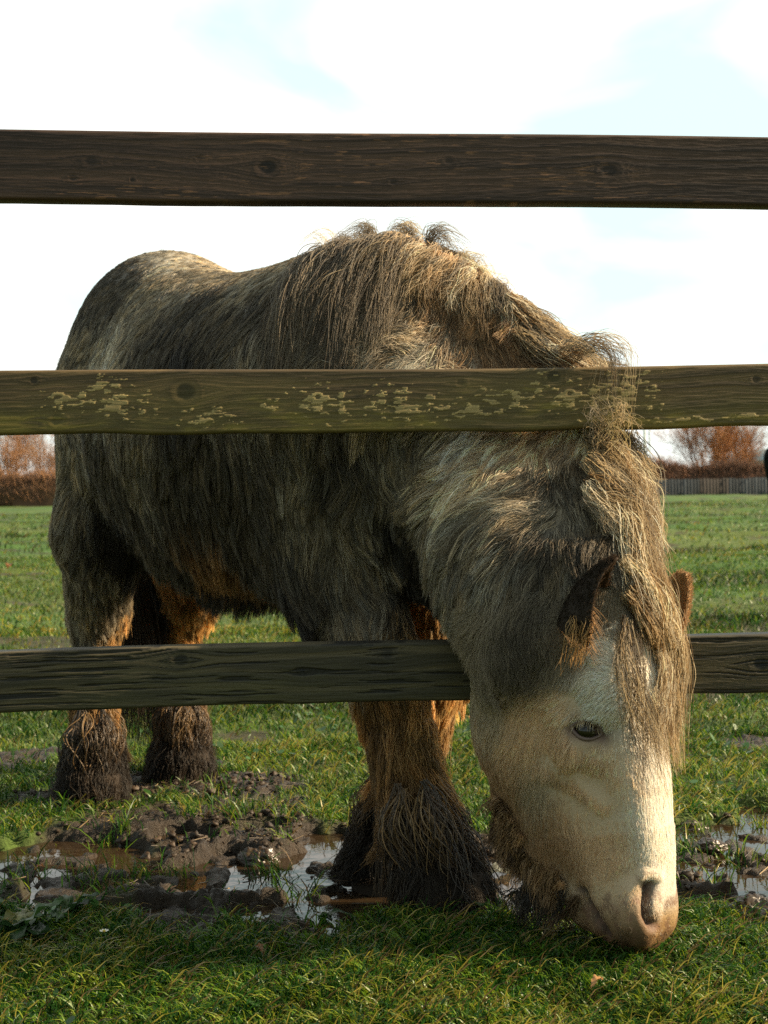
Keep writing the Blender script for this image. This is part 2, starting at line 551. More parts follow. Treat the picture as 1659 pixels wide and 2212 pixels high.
for xp in (-1.55, 1.75):
    w_, h_ = 0.05, 1.27
    y0 = fence_y(xp) + 0.042
    pr = [(-w_, y0, -.3), (w_, y0, -.3), (w_, y0 + .1, -.3), (-w_, y0 + .1, -.3)]
    Vp, Fp = [], []
    zs = np.linspace(-.3, h_, 24)
    for zz in zs:
        for (a, b_) in [(-w_ + .006, 0), (w_ - .006, 0), (w_, .006), (w_, .094), (w_ - .006, .1), (-w_ + .006, .1), (-w_, .094), (-w_, .006)]:
            Vp.append((xp + a, y0 + .001 + b_, zz + (0.02 * (b_ - .05) / .05 if zz == zs[-1] else 0)))
    ii = np.arange(len(Vp)).reshape(24, 8)
    nn_ = np.roll(ii, -1, 1)
    Fp = np.stack([ii[:-1], nn_[:-1], nn_[1:], ii[1:]], -1).reshape(-1, 4)
    Vp = np.array(Vp)
    cp = np.array([.06, .045, .02]) * (0.4 + 1.2 * fbm(Vp, 12, 3)[:, None])
    o = mesh_np('post', Vp, [Fp, ii[-1][None, :]], M_WOOD, fence, smooth=False, cols=cp)
    o.matrix_parent_inverse = Matrix.Translation((0, -2.2, 0))
# ------------------------------------------------------------------ the pony: one continuous body surface
def rcone(P, a, b, ra, rb):
    a, b = np.array(a), np.array(b)
    ab = b - a
    t_ = np.clip(((P - a) @ ab) / (ab @ ab), 0, 1)
    return np.linalg.norm(P - a - t_[..., None] * ab, axis=-1) - (ra + (rb - ra) * t_)


def ellips(P, c, ax, A):
    q = (P - np.array(c)) @ np.array(A).T / np.array(ax)
    k0 = np.linalg.norm(q, axis=-1)
    k1 = np.linalg.norm(q / np.array(ax), axis=-1) + 1e-9
    return k0 * (k0 - 1.0) / k1


def unit(v):
    v = np.array(v, float)
    return v / np.linalg.norm(v)


FW = unit((.588, -.809, 0))          # the way the pony faces
LT = unit((.809, .588, 0))           # its left-hand side
UPV = np.array([0, 0, 1.0])
AX = [FW, LT, UPV]
prims = []                            # (type, args, blend)


def rc(a, b, ra, rb, k=.05):
    prims.append(('c', (a, b, ra, rb), k))


def el(c, ax, A=AX, k=.06):
    prims.append(('e', (c, ax, A), k))


def tiltA(deg):
    r = math.radians(deg)
    f = FW * math.cos(r) + UPV * math.sin(r)
    return [f, LT, np.cross(f, LT)]


el((-.30, 2.88, .835), (.50, .265, .275), k=.08)
el((-.495, 3.19, .965), (.27, .205, .265), tiltA(-8), k=.12)
rc((-.47, 3.14, 1.03), (-.27, 2.84, .95), .175, .165, .08)
el((-.08, 2.63, .86), (.27, .215, .28), k=.10)
el((.02, 2.50, .76), (.17, .18, .20), k=.08)
rc((-.16, 2.80, .99), (.03, 2.58, 1.03), .13, .10, .08)                    # withers
# hind legs
rc((-.575, 3.15, .90), (-.630, 3.13, .63), .150, .098, .07)
rc((-.630, 3.12, .63), (-.675, 3.25, .43), .098, .062, .04)
rc((-.675, 3.25, .43), (-.675, 3.20, .14), .050, .042, .03)
rc((-.675, 3.20, .14), (-.67, 3.13, .035), .05, .068, .02)
rc((-.41, 3.31, .90), (-.455, 3.36, .62), .165, .115, .07)
rc((-.455, 3.36, .62), (-.50, 3.47, .43), .112, .070, .04)
rc((-.515, 3.49, .43), (-.51, 3.45, .14), .048, .042, .03)
rc((-.51, 3.45, .14), (-.505, 3.38, .035), .05, .066, .02)
# fore legs
rc((-.12, 2.52, .86), (-.085, 2.50, .60), .15, .105, .08)
rc((-.085, 2.50, .60), (.005, 2.41, .37), .092, .060, .05)
rc((.005, 2.41, .37), (.055, 2.34, .14), .056, .044, .03)
rc((.055, 2.34, .14), (.085, 2.29, .035), .05, .066, .02)
rc((.08, 2.70, .85), (.10, 2.70, .60), .14, .10, .08)
rc((.10, 2.70, .60), (.09, 2.59, .37), .088, .058, .05)
rc((.09, 2.59, .37), (.02, 2.56, .14), .054, .044, .03)
rc((.02, 2.56, .14), (-.01, 2.51, .035), .05, .064, .02)
# neck: crest above, gullet below
CR = [(.00, 2.60, 1.04), (.11, 2.53, 1.005), (.20, 2.47, .935), (.275, 2.42, .845), (.325, 2.345, .735), (.335, 2.245, .64), (.335, 2.15, .55)]
CRr = [.10, .085, .078, .072, .070, .068, .068]
for i in range(6):
    rc(CR[i], CR[i + 1], CRr[i], CRr[i + 1], .06)
LW = [(.02, 2.55, .85), (.11, 2.49, .76), (.18, 2.385, .655), (.215, 2.245, .555), (.235, 2.14, .46)]
LWr = [.20, .175, .14, .115, .10]
for i in range(4):
    rc(LW[i], LW[i + 1], LWr[i], LWr[i + 1], .08)
# head frame
HP0, HP1 = np.array([.318, 2.125, .565]), np.array([.380, 2.030, .022])
HU = unit(HP1 - HP0)
HL = np.linalg.norm(HP1 - HP0)
HV = np.array([.72, -.69, 0])
HV = unit(HV - HU * (HV @ HU))
HW = np.cross(HU, HV)
if HW @ np.array([.70, .70, 0]) < 0:
    HW = -HW
hk = np.array([[-.06, .015, -.075, .040], [0, .045, -.120, .068], [.08, .064, -.185, .090], [.16, .070, -.225, .102], [.24, .060, -.238, .097], [.32, .058, -.235, .086],
               [.40, .052, -.210, .072], [.455, .046, -.150, .061], [.50, .038, -.104, .055], [.535, .026, -.076, .049], [.56, .006, -.050, .033], [.575, -.018, -.03, .012]])


def head_sdf(P):
    q = P - HP0
    u, v, w_ = q @ HU, q @ HV, q @ HW
    f = np.interp(u, hk[:, 0], hk[:, 1])
    bk = np.interp(u, hk[:, 0], hk[:, 2])
    hw = np.interp(u, hk[:, 0], hk[:, 3])
    vc, hv = (f + bk) / 2, (f - bk) / 2
    s = (v - vc) / hv
    # seen from the front the bones are wide at the brow, the jaw plates flat
    wid = hw * (1 - 0.18 * s ** 2 + 0.0 * s)
    pe = 2.7 + 1.1 * np.clip(s, 0, 1)
    rho = (np.abs(s) ** pe + np.abs(w_ / wid) ** pe) ** (1 / pe)
    d = (rho - 1) * np.minimum(hv, hw) * 0.9
    d = np.maximum(d, u - .566)
    d = np.maximum(d, -.03 - u)
    return d


def hp(u, v, w_):
    return HP0 + HU * u + HV * v + HW * w_


def smin(a, b, k):
    h = np.clip(.5 + .5 * (b - a) / k, 0, 1)
    return b * (1 - h) + a * h - k * h * (1 - h)


def build_body():
    ax_ = axis([(-1.02, .012), (.02, .012), (.10, .0045), (.50, .0045), (.56, .008)])
    ay_ = axis([(1.86, .0045), (2.24, .0045), (2.34, .012), (3.78, .012)])
    az_ = axis([(-.03, .005), (.60, .005), (.68, .012), (1.32, .012)])
    nx, ny, nz = len(ax_), len(ay_), len(az_)
    print('grid', nx, ny, nz)
    S_ = np.full((nx, ny, nz), 1.0, np.float32)

    def sub(lo, hi):
        i0, i1 = np.searchsorted(ax_, lo[0]), np.searchsorted(ax_, hi[0])
        j0, j1 = np.searchsorted(ay_, lo[1]), np.searchsorted(ay_, hi[1])
        k0, k1 = np.searchsorted(az_, lo[2]), np.searchsorted(az_, hi[2])
        sl = (slice(i0, i1), slice(j0, j1), slice(k0, k1))
        g = np.stack(np.meshgrid(ax_[i0:i1], ay_[j0:j1], az_[k0:k1], indexing='ij'), -1)
        return sl, g
    for ty, a, k in prims:
        m_ = k + .03
        if ty == 'c':
            r_ = max(a[2], a[3]) + m_
            lo = np.minimum(a[0], a[1]) - r_
            hi = np.maximum(a[0], a[1]) + r_
        else:
            r_ = max(a[1]) + m_
            lo, hi = np.array(a[0]) - r_, np.array(a[0]) + r_
        sl, g = sub(lo, hi)
        d = rcone(g, *a) if ty == 'c' else ellips(g, *a)
        S_[sl] = smin(S_[sl], d.astype(np.float32), k)
    sl, g = sub((.02, 1.88, -.03), (.58, 2.36, .70))
    d = head_sdf(g)
    # brow ridge, cheek bone, chin, nostril wings
    for c, ax3, k in [(hp(.170, .034, -.066), (.055, .036, .032), .02), (hp(.185, .028, .070), (.045, .028, .026), .02),
                      (hp(.27, -.03, -.078), (.09, .014, .02), .03), (hp(.27, -.03, .078), (.09, .014, .02), .03),
                      (hp(.20, -.13, -.066), (.11, .08, .038), .03), (hp(.20, -.13, .066), (.11, .08, .038), .03),
                      (hp(.493, -.100, 0), (.036, .026, .040), .02),
                      (hp(.505, .012, -.040), (.048, .026, .026), .018), (hp(.500, .006, .034), (.045, .022, .022), .018)]:
        d = smin(d, ellips(g, c, ax3, [HU, HV, HW]), k)
    # temple hollow behind the eye and the flat beside the nose
    for c, ax3, k in [(hp(.12, .03, -.108), (.035, .03, .02), .02), (hp(.36, -.02, -.092), (.07, .045, .020), .03), (hp(.36, -.02, .092), (.07, .045, .020), .03)]:
        e_ = ellips(g, c, ax3, [HU, HV, HW])
        d = -smin(-d, e_, k)
    S_[sl] = smin(S_[sl], d.astype(np.float32), .045)
    # ---- surface nets
    neg = S_ < 0
    cx = lambda A: (A[:-1, :-1, :-1], A[1:, :-1, :-1], A[:-1, 1:, :-1], A[1:, 1:, :-1], A[:-1, :-1, 1:], A[1:, :-1, 1:], A[:-1, 1:, 1:], A[1:, 1:, 1:])
    cs = sum(c.astype(np.int8) for c in cx(neg))
    act = (cs > 0) & (cs < 8)
    vid = np.full(act.shape, -1, np.int64)
    I = np.argwhere(act)
    vid[act] = np.arange(len(I))
    acc = np.zeros((len(I), 3))
    cnt = np.zeros(len(I))
    corners = [(0, 0, 0), (1, 0, 0), (0, 1, 0), (1, 1, 0), (0, 0, 1), (1, 0, 1), (0, 1, 1), (1, 1, 1)]
    pos = lambda J: np.stack([ax_[J[:, 0]], ay_[J[:, 1]], az_[J[:, 2]]], -1)
    for a in range(8):
        for b_ in range(a + 1, 8):
            ca, cb = np.array(corners[a]), np.array(corners[b_])
            if np.abs(ca - cb).sum() != 1:
                continue
            Ja, Jb = I + ca, I + cb
            sa, sb = S_[Ja[:, 0], Ja[:, 1], Ja[:, 2]], S_[Jb[:, 0], Jb[:, 1], Jb[:, 2]]
            x_ = (sa < 0) != (sb < 0)
            t_ = (sa / (sa - sb + 1e-12))[x_, None]
            acc[x_] += pos(Ja[x_]) * (1 - t_) + pos(Jb[x_]) * t_
            cnt[x_] += 1
    V_ = acc / cnt[:, None]
    Q = []
    for a in range(3):
        s0 = [slice(None)] * 3
        s1 = [slice(None)] * 3
        s0[a], s1[a] = slice(0, -1), slice(1, None)
        A0, A1 = neg[tuple(s0)], neg[tuple(s1)]
        E = np.argwhere(A0 != A1)
        b_, c_ = (a + 1) % 3, (a + 2) % 3
        E = E[(E[:, b_] > 0) & (E[:, c_] > 0) & (E[:, b_] < act.shape[b_]) & (E[:, c_] < act.shape[c_])]
        eb, ec = np.eye(3, dtype=int)[b_], np.eye(3, dtype=int)[c_]
        ids = [vid[tuple((E - o_).T)] for o_ in (0 * eb, eb, eb + ec, ec)]
        q_ = np.stack(ids, -1)
        fl = A0[tuple(E.T)]
        q_[~fl] = q_[~fl][:, ::-1]
        Q.append(q_[(q_ >= 0).all(1)])
    return V_, np.concatenate(Q)


def vnormals(V_, Q_):
    a, b_, c_, d = (V_[Q_[:, i]] for i in range(4))
    fn = np.cross(c_ - a, d - b_)
    n = np.zeros_like(V_)
    for i in range(4):
        np.add.at(n, Q_[:, i], fn)
    return n / (np.linalg.norm(n, axis=1, keepdims=True) + 1e-12)


def edges_of(Q_):
    E = np.concatenate([Q_[:, [0, 1]], Q_[:, [1, 2]], Q_[:, [2, 3]], Q_[:, [3, 0]]])
    return E


def smooth(V_, Q_, it, wgt):
    E = edges_of(Q_)
    deg = np.zeros(len(V_))
    np.add.at(deg, E[:, 0], 1)
    np.add.at(deg, E[:, 1], 1)
    for k in range(it):
        acc = np.zeros_like(V_)
        for j in range(3):
            acc[:, j] = np.bincount(E[:, 0], V_[E[:, 1], j], len(V_)) + np.bincount(E[:, 1], V_[E[:, 0], j], len(V_))
        V_ = V_ + (acc / np.maximum(deg, 1)[:, None] - V_) * wgt
    return V_


BV, BQ = build_body()
BV = smooth(BV, BQ, 3, .5)
BN = vnormals(BV, BQ)
print('body', len(BV), len(BQ))
hu, hv_, hw_ = (BV - HP0) @ HU, (BV - HP0) @ HV, (BV - HP0) @ HW
inhead = (hu > -.04) & (np.linalg.norm(BV - (HP0 + HP1) / 2, axis=1) < .45)


def seg2(X_, Y_, pts):
    """distance in picture units to a polyline, and the parameter along it"""
    best = np.full(len(X_), 1e9)
    par = np.zeros(len(X_))
    n = len(pts) - 1
    for i in range(n):
        a, b_ = np.array(pts[i], float), np.array(pts[i + 1], float)
        ab = b_ - a
        t_ = np.clip(((X_ - a[0]) * ab[0] + (Y_ - a[1]) * ab[1]) / (ab @ ab), 0, 1)
        d = np.hypot(X_ - a[0] - t_ * ab[0], Y_ - a[1] - t_ * ab[1])
        m_ = d < best
        best[m_] = d[m_]
        par[m_] = (i + t_[m_]) / n
    return best, par


PX, PY = proj(BV)
vis = ((CAM - BV) * BN).sum(1) > 0
rightside = inhead & vis & (BV[:, 1] < 2.2)
D0 = np.zeros(len(BV))


def brush(pts, wpx, depth, taper=False):
    d, p_ = seg2(PX, PY, pts)
    f = np.exp(-(d / wpx) ** 2)
    if taper:
        f = f * np.clip(np.sin(np.pi * np.clip(p_, .06, .94)), 0, 1) ** .5
    D0[rightside] += (f * depth)[rightside]


EYE = (1268, 1577)
brush([(1246, 1574), (1268, 1577), (1290, 1582)], 22, -.012)           # eye socket
brush([(1236, 1556), (1262, 1540), (1290, 1548), (1306, 1572)], 11, .003)   # upper lid and brow
brush([(1240, 1592), (1264, 1606), (1292, 1600)], 10, .0035)           # lower lid
brush([(1300, 1560), (1308, 1600), (1296, 1625)], 9, -.003)            # tear duct hollow
brush([(1256, 1914), (1268, 1945), (1290, 1985), (1312, 2020)], 7, -.013)     # mouth
brush([(1236, 1930), (1250, 1975), (1285, 2010)], 16, .006)            # lower lip
brush([(1290, 1905), (1316, 1960), (1335, 2005)], 22, .003)            # upper lip
brush([(1402, 1912), (1396, 1945), (1398, 1978), (1410, 1996)], 10, -.019)    # nostril
brush([(1386, 1892), (1362, 1925), (1350, 1975), (1352, 2002)], 11, .007)     # near wing of the nostril
brush([(1392, 1884), (1420, 1890)], 10, .006)
brush([(1290, 1690), (1330, 1760), (1340, 1830)], 30, -.004)
brush([(1180, 1660), (1250, 1700), (1300, 1740)], 18, .004)            # cheek crest
BV = BV + BN * D0[:, None]
BV = smooth(BV, BQ, 1, .35)
BN = vnormals(BV, BQ)
BVH = BVHTree.FromPolygons([Vector(v) for v in BV.tolist()], [tuple(q) for q in BQ.tolist()])


def hit(px, py, back=0):
    """where the pony's surface lies along a line of sight"""
    d = Vector(ray(px, py)).normalized()
    o = Vector(CAM)
    r_ = BVH.ray_cast(o, d)
    if r_[0] is None:
        best = None
        for k_ in range(34):
            r3 = BVH.find_nearest(o + d * (1.9 + .05 * k_))
            if best is None or r3[3] < best[3]:
                best = r3
        r2 = best
        return np.array(r2[0]), np.array(r2[1])
    return np.array(r_[0]), np.array(r_[1])


# ------------------------------------------------------------------ colour and lie of the coat, some sun and shade painted in
CK = {'K': (.050, .041, .032), 'D': (.140, .114, .082), 'T': (.34, .28, .195), 'G': (.62, .54, .41), 'C': (.84, .62, .40), 'N': (.95, .87, .75),
      'B': (.48, .305, .165), 'O': (.54, .325, .12), 'R': (.34, .19, .075), 'M': (.040, .028, .018), 'S': (.62, .51, .36)}
# px, py, hair direction in the picture, length in cm, colour, curl
GUIDE = [
    (370, 560, -1, .25, 2.2, 'G', .2), (470, 575, -1, .15, 2.2, 'S', .2), (560, 605, -1, .2, 2.5, 'T', .2), (300, 580, -.9, .6, 2.2, 'D', .2), (430, 610, -.9, .4, 2.5, 'T', .2),
    (230, 640, -.7, .9, 2.5, 'D', .2), (330, 640, -.5, .9, 3, 'T', .4), (180, 740, -.35, 1, 3, 'T', .3), (250, 750, -.1, 1, 3.5, 'G', .6), (300, 700, -.3, 1, 3.5, 'T', .5),
    (350, 720, -.35, .9, 3.5, 'D', .2), (420, 680, -.5, .8, 3.5, 'D', .15), (500, 700, -.5, .9, 4, 'D', .15), (560, 750, -.4, 1, 4, 'T', .15), (600, 660, -.5, .9, 4, 'D', .2), (400, 780, -.4, 1, 4, 'K', .2),
    (640, 700, -.35, 1, 5, 'D', .3), (700, 740, -.2, 1, 5, 'T', .5), (760, 700, -.4, 1, 5, 'D', .5),
    (150, 900, -.2, 1, 3, 'T', .3), (200, 980, -.3, 1, 4, 'D', .3), (250, 1050, -.2, 1, 5, 'D', .3), (160, 1050, -.15, 1, 4, 'T', .3), (180, 1200, .1, 1, 5, 'T', .3), (230, 1130, .1, 1, 5, 'K', .3),
    (300, 950, -.25, 1, 5, 'T', .15), (350, 1000, -.2, 1, 6, 'D', .15), (450, 1000, -.15, 1, 6, 'D', .15), (550, 980, -.2, 1, 6, 'D', .2), (330, 1130, .1, 1, 6.5, 'D', .15), (280, 1150, .1, 1, 5, 'K', .2), (500, 1220, 0, 1, 7, 'K', .15), (620, 1290, 0, 1, 7, 'K', .15), (450, 1150, 0, 1, 7, 'R', .15), (560, 1150, 0, 1, 8, 'D', .15), (560, 1240, 0, 1, 8, 'K', .2), (400, 1220, 0, 1, 6, 'R', .2),  # darkest belly guides hold shade put into the hair colour
    (640, 1000, -.05, 1, 6, 'T', .2), (680, 1100, .1, 1, 6.5, 'T', .2), (660, 1200, .2, 1, 7, 'D', .2), (740, 1000, .05, 1, 5.5, 'D', .4), (760, 1100, .1, 1, 5, 'T', .3), (800, 1200, .1, 1, 4, 'T', .2), (730, 1250, .2, 1, 5, 'T', .2), (800, 1330, .05, 1, 4, 'T', .2),
    (860, 1010, -.2, 1, 5, 'T', .5), (870, 1080, 0, 1, 4, 'D', .3), (870, 1180, 0, 1, 3, 'K', .2), (930, 1230, 0, 1, 3, 'K', .2), (840, 1130, 0, 1, 3, 'K', .2), (900, 1130, 0, 1, 3, 'K', .2), (880, 1250, 0, 1, 3, 'K', .2),  # near-black chest guides are deep shadow painted into the coat
    (850, 740, -.7, .8, 5, 'S', .9), (800, 790, -.8, .6, 5, 'T', .8), (920, 720, -.8, .5, 5, 'S', .8), (960, 780, -.9, .4, 5, 'G', .8), (870, 680, -.6, .7, 5, 'T', .7), (1050, 720, .3, .9, 5, 'B', .6), (1000, 660, -.3, 1, 5, 'B', .5), (1100, 760, .5, .8, 5, 'B', .5),
    (950, 960, -.75, .7, 5, 'T', .5), (1040, 965, -.9, .45, 5.5, 'N', .5), (1000, 985, -.8, .5, 5.5, 'C', .5), (1090, 985, -.9, .4, 5.5, 'C', .5), (1130, 960, -.45, .8, 5, 'C', .4), (1000, 1030, -.7, .7, 5.5, 'S', .6), (930, 1080, -.4, 1, 5.5, 'T', .5), (1100, 1040, -.9, .5, 5.5, 'S', .5), (1150, 1090, -.8, .5, 5.5, 'S', .5), (1080, 1180, -.7, .7, 5.5, 'G', .5), (1000, 1110, -.6, .8, 5.5, 'G', .5), (1180, 1040, -.15, 1, 5, 'D', .2),  # cream and white patch below the rail is sunlight painted on the neck
    (1050, 1100, -.7, .7, 5.5, 'T', .6), (960, 1180, -.2, 1, 5.5, 'T', .4), (1030, 1200, -.4, .9, 5.5, 'T', .5), (1120, 1160, -.8, .5, 5.5, 'D', .5), (1190, 1160, -.2, 1, 5, 'D', .2), (1230, 1060, .1, 1, 5, 'T', .2), (1150, 1260, -.8, .6, 5, 'T', .5), (1060, 1310, -.5, .9, 5, 'T', .5),
    (1010, 1300, -.1, 1, 5, 'T', .4), (1130, 1370, -.7, .8, 4.5, 'D', .4), (1170, 1300, -.8, .6, 4.5, 'K', .4), (1050, 1400, -.35, 1, 5, 'T', .3), (1190, 1330, -.6, .8, 4, 'D', .3), (1180, 1430, -.7, .8, 4, 'D', .3), (1100, 1450, -.5, .9, 4, 'T', .3), (1250, 1420, -.6, .7, 2.5, 'T', .3), (1220, 1300, -.3, 1, 3, 'T', .3),
    (1060, 1520, -.45, .9, 3.5, 'S', .15), (1140, 1520, -.6, .75, 2.5, 'C', .1), (1210, 1500, -.7, .6, 2.2, 'C', .1), (1280, 1480, -.9, .35, 1.8, 'N', .1), (1320, 1510, -.8, .4, 1.6, 'N', .1), (1300, 1440, -.5, -.3, 2, 'N', .2), (1345, 1560, -.3, .9, 1.5, 'N', .1),  # white forehead guides paint in a patch of sun
    (1200, 1570, -.6, .7, 2, 'C', .1), (1120, 1600, -.45, .9, 2.2, 'C', .1), (1050, 1620, -.3, 1, 3.5, 'B', .15), (1240, 1640, -.2, 1, 1.6, 'C', .1), (1320, 1620, -.1, 1, 1.4, 'C', .1), (1380, 1600, 0, 1, 1.5, 'N', .1), (1430, 1650, .05, 1, 1.3, 'N', .1),
    (1160, 1690, -.2, 1, 2, 'S', .1), (1080, 1720, -.15, 1, 3.5, 'B', .1), (1240, 1730, -.05, 1, 1.4, 'C', .1), (1320, 1720, 0, 1, 1.3, 'C', .1), (1390, 1730, .05, 1, 1.5, 'N', .1), (1440, 1780, .05, 1, 1.2, 'N', .1),  # pale nose, whitened along its ridge with sunlight in the hair colour
    (1130, 1800, -.05, 1, 3, 'B', .1), (1190, 1770, -.05, 1, 2, 'B', .1), (1170, 1860, 0, 1, 2.5, 'B', .1), (1090, 1660, -.2, 1, 3, 'B', .1), (1240, 1860, 0, 1, 1.3, 'B', .1), (1200, 1820, 0, 1, 1.6, 'B', .1), (1280, 1830, .05, 1, 1.2, 'C', .1), (1340, 1830, .05, 1, 1.1, 'C', .1), (1400, 1830, .05, 1, 1.2, 'N', .1), (1110, 1880, 0, 1, 5, 'B', .1),
    (1220, 1900, .1, 1, 1.2, 'S', .1), (1300, 1920, .1, 1, .8, 'C', .1), (1370, 1900, .1, 1, .8, 'C', .1), (1430, 1930, .1, 1, .8, 'N', .1), (1260, 1990, .3, 1, .8, 'B', .1), (1340, 2000, .2, 1, .6, 'B', .1), (1430, 2000, .1, 1, .6, 'O', .1), (1380, 2030, 0, 1, .6, 'M', .1), (1300, 2015, .1, 1, .6, 'R', .1), (1400, 2012, .1, 1, .6, 'R', .1),
    (200, 1300, .05, 1, 5, 'T', .2), (160, 1380, .05, 1, 5, 'T', .2), (260, 1350, .15, 1, 5, 'O', .3), (230, 1420, .1, 1, 6, 'O', .3), (400, 1330, .1, 1, 5, 'O', .3), (440, 1280, .1, 1, 6, 'O', .3), (340, 1300, 0, 1, 5, 'K', .2),  # orange guides: rusty leg hair plus golden sunlight put into the colour
    (200, 1520, -.05, 1, 6, 'R', .3), (220, 1600, 0, 1, 6, 'M', .4), (370, 1550, .1, 1, 6, 'R', .3), (380, 1620, .1, 1, 6, 'M', .4), (300, 1600, 0, 1, 6, 'M', .3),
    (850, 1380, .1, 1, 4.5, 'O', .2), (940, 1370, .05, 1, 4.5, 'O', .2), (760, 1360, .05, 1, 5, 'T', .2), (820, 1480, .1, 1, 5, 'R', .3), (900, 1560, .15, 1, 6, 'O', .5), (840, 1560, 0, 1, 6, 'R', .3), (880, 1650, .15, 1, 6, 'R', .6), (940, 1680, .3, 1, 7, 'O', .5),  # orange here mixes rusty hair with painted golden light
    (900, 1760, .25, 1, 7, 'M', .4), (820, 1750, 0, 1, 7, 'M', .4), (930, 1850, .5, 1, 6, 'M', .4), (820, 1850, -.1, 1, 6, 'M', .4),
]
gp, gd, gl, gc, gq = [], [], [], [], []
for px, py, dx, dy, L, c_, q_ in GUIDE:
    p_, n_ = hit(px, py)
    v3 = rt * dx - up * dy
    v3 = v3 - n_ * (v3 @ n_)
    gp.append(p_)
    gd.append(v3 / (np.linalg.norm(v3) + 1e-9))
    gl.append(L / 100)
    gc.append(CK[c_])
    gq.append(q_)
gp, gd, gl, gc, gq = map(np.array, (gp, gd, gl, gc, gq))


def coat_field(Pn, sig=.030):
    out_d = np.zeros_like(Pn)
    out_l = np.zeros(len(Pn))
    out_c = np.zeros_like(Pn)
    out_q = np.zeros(len(Pn))
    for s in range(0, len(Pn), 20000):
        e = slice(s, s + 20000)
        d2 = ((Pn[e, None, :] - gp[None]) ** 2).sum(-1)
        mn = d2.min(1, keepdims=True)
        w_ = np.exp(-(d2 - mn) / (2 * sig ** 2)) / (d2 + 2e-4)
        w_ /= w_.sum(1, keepdims=True)
        out_d[e] = w_ @ gd
        out_l[e] = w_ @ gl
        out_c[e] = w_ @ gc
        out_q[e] = w_ @ gq
    return out_d, out_l, out_c, out_q


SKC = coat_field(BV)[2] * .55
pinkish = inhead[:, None] * 1.0
SKC = SKC * (1 - .0 * pinkish)
# bare, darker skin at the mouth, nostril and round the eye
for pts, wpx, colr in [([(1256, 1914), (1290, 1985), (1312, 2020)], 11, (.05, .03, .025)), ([(1402, 1912), (1396, 1945), (1398, 1978), (1412, 2000)], 15, (.07, .035, .022)),
                       ([(1240, 1572), (1268, 1576), (1298, 1585)], 30, (.10, .055, .045))]:
    d, _ = seg2(PX, PY, pts)
    f = (np.exp(-(d / wpx) ** 2) * rightside)[:, None]
    SKC = SKC * (1 - f) + np.array(colr) * f

mot = fbm(BV, 70, 3, 5)[:, None]
muz = (sstep(.40, .50, hu) * inhead)[:, None]
SKC = SKC * (1 - muz * .75 * sstep(.50, .62, mot)) + np.array([.16, .085, .055]) * muz * .75 * sstep(.50, .62, mot)
tipm = (sstep(.505, .56, hu + (mot[:, 0] - .5) * .05) * inhead)[:, None] * .8
SKC = SKC * (1 - tipm) + np.array([.12, .062, .030]) * tipm
t = M_SKIN.node_tree
tws = N(t, 'ShaderNodeTexCoord')
nws = N(t, 'ShaderNodeTexNoise', inp={'Scale': 260.0, 'Detail': 4.0, 'Roughness': 0.6})
bws = N(t, 'ShaderNodeBump', inp={'Strength': 0.7, 'Distance': 0.002})
t.links.new(tws.outputs['Object'], nws.inputs['Vector'])
t.links.new(nws.outputs['Fac'], bws.inputs['Height'])
t.links.new(bws.outputs[0], t.nodes['Principled BSDF'].inputs['Normal'])

pony = empty('pony', (-.30, 2.88, 0))
tag(pony, 'shaggy pale-faced pony grazing with its head pushed through the fence', 'pony')
OFF = Matrix.Translation((.30, -2.88, 0))


def pchild(o, label=None):
    o.parent = pony
    o.matrix_parent_inverse = OFF
    if label:
        o['label'] = label
    return o


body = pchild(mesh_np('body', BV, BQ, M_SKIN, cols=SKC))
#@@FUR
# ------------------------------------------------------------------ fur
TRI = np.concatenate([BQ[:, [0, 1, 2]], BQ[:, [0, 2, 3]]])
TA, TB, TC = BV[TRI[:, 0]], BV[TRI[:, 1]], BV[TRI[:, 2]]
TAR = np.linalg.norm(np.cross(TB - TA, TC - TA), axis=1) / 2
TCEN = (TA + TB + TC) / 3
TNR = unit(np.ones(3)) * 0 + (BN[TRI[:, 0]] + BN[TRI[:, 1]] + BN[TRI[:, 2]]) / 3
FACING = ((CAM - TCEN) * TNR).sum(1) / np.linalg.norm(CAM - TCEN, axis=1)
THU, THV = (TCEN - HP0) @ HU, (TCEN - HP0) @ HV
THEAD = (THU > .02) & (TCEN[:, 1] < 2.25) & (TCEN[:, 2] < .62) & (np.linalg.norm(TCEN - (HP0 + HP1) / 2 - HV * -.05, axis=1) < .36)
TLEG = (TCEN[:, 2] < .44) & ~THEAD


def sample(wt, n, rs):
    p_ = TAR * wt
    p_ = p_ / p_.sum()
    t_ = rs.choice(len(TRI), n, p=p_)
    a, b_ = rs.rand(n, 1), rs.rand(n, 1)
    f_ = (a + b_) > 1
    a, b_ = np.where(f_, 1 - a, a), np.where(f_, 1 - b_, b_)
    q_ = 1 - a - b_
    Pn = TA[t_] * q_ + TB[t_] * a + TC[t_] * b_
    Nn = BN[TRI[t_, 0]] * q_ + BN[TRI[t_, 1]] * a + BN[TRI[t_, 2]] * b_
    return Pn, Nn / np.linalg.norm(Nn, axis=1, keepdims=True)


def nrm(A):
    return A / (np.linalg.norm(A, axis=-1, keepdims=True) + 1e-9)


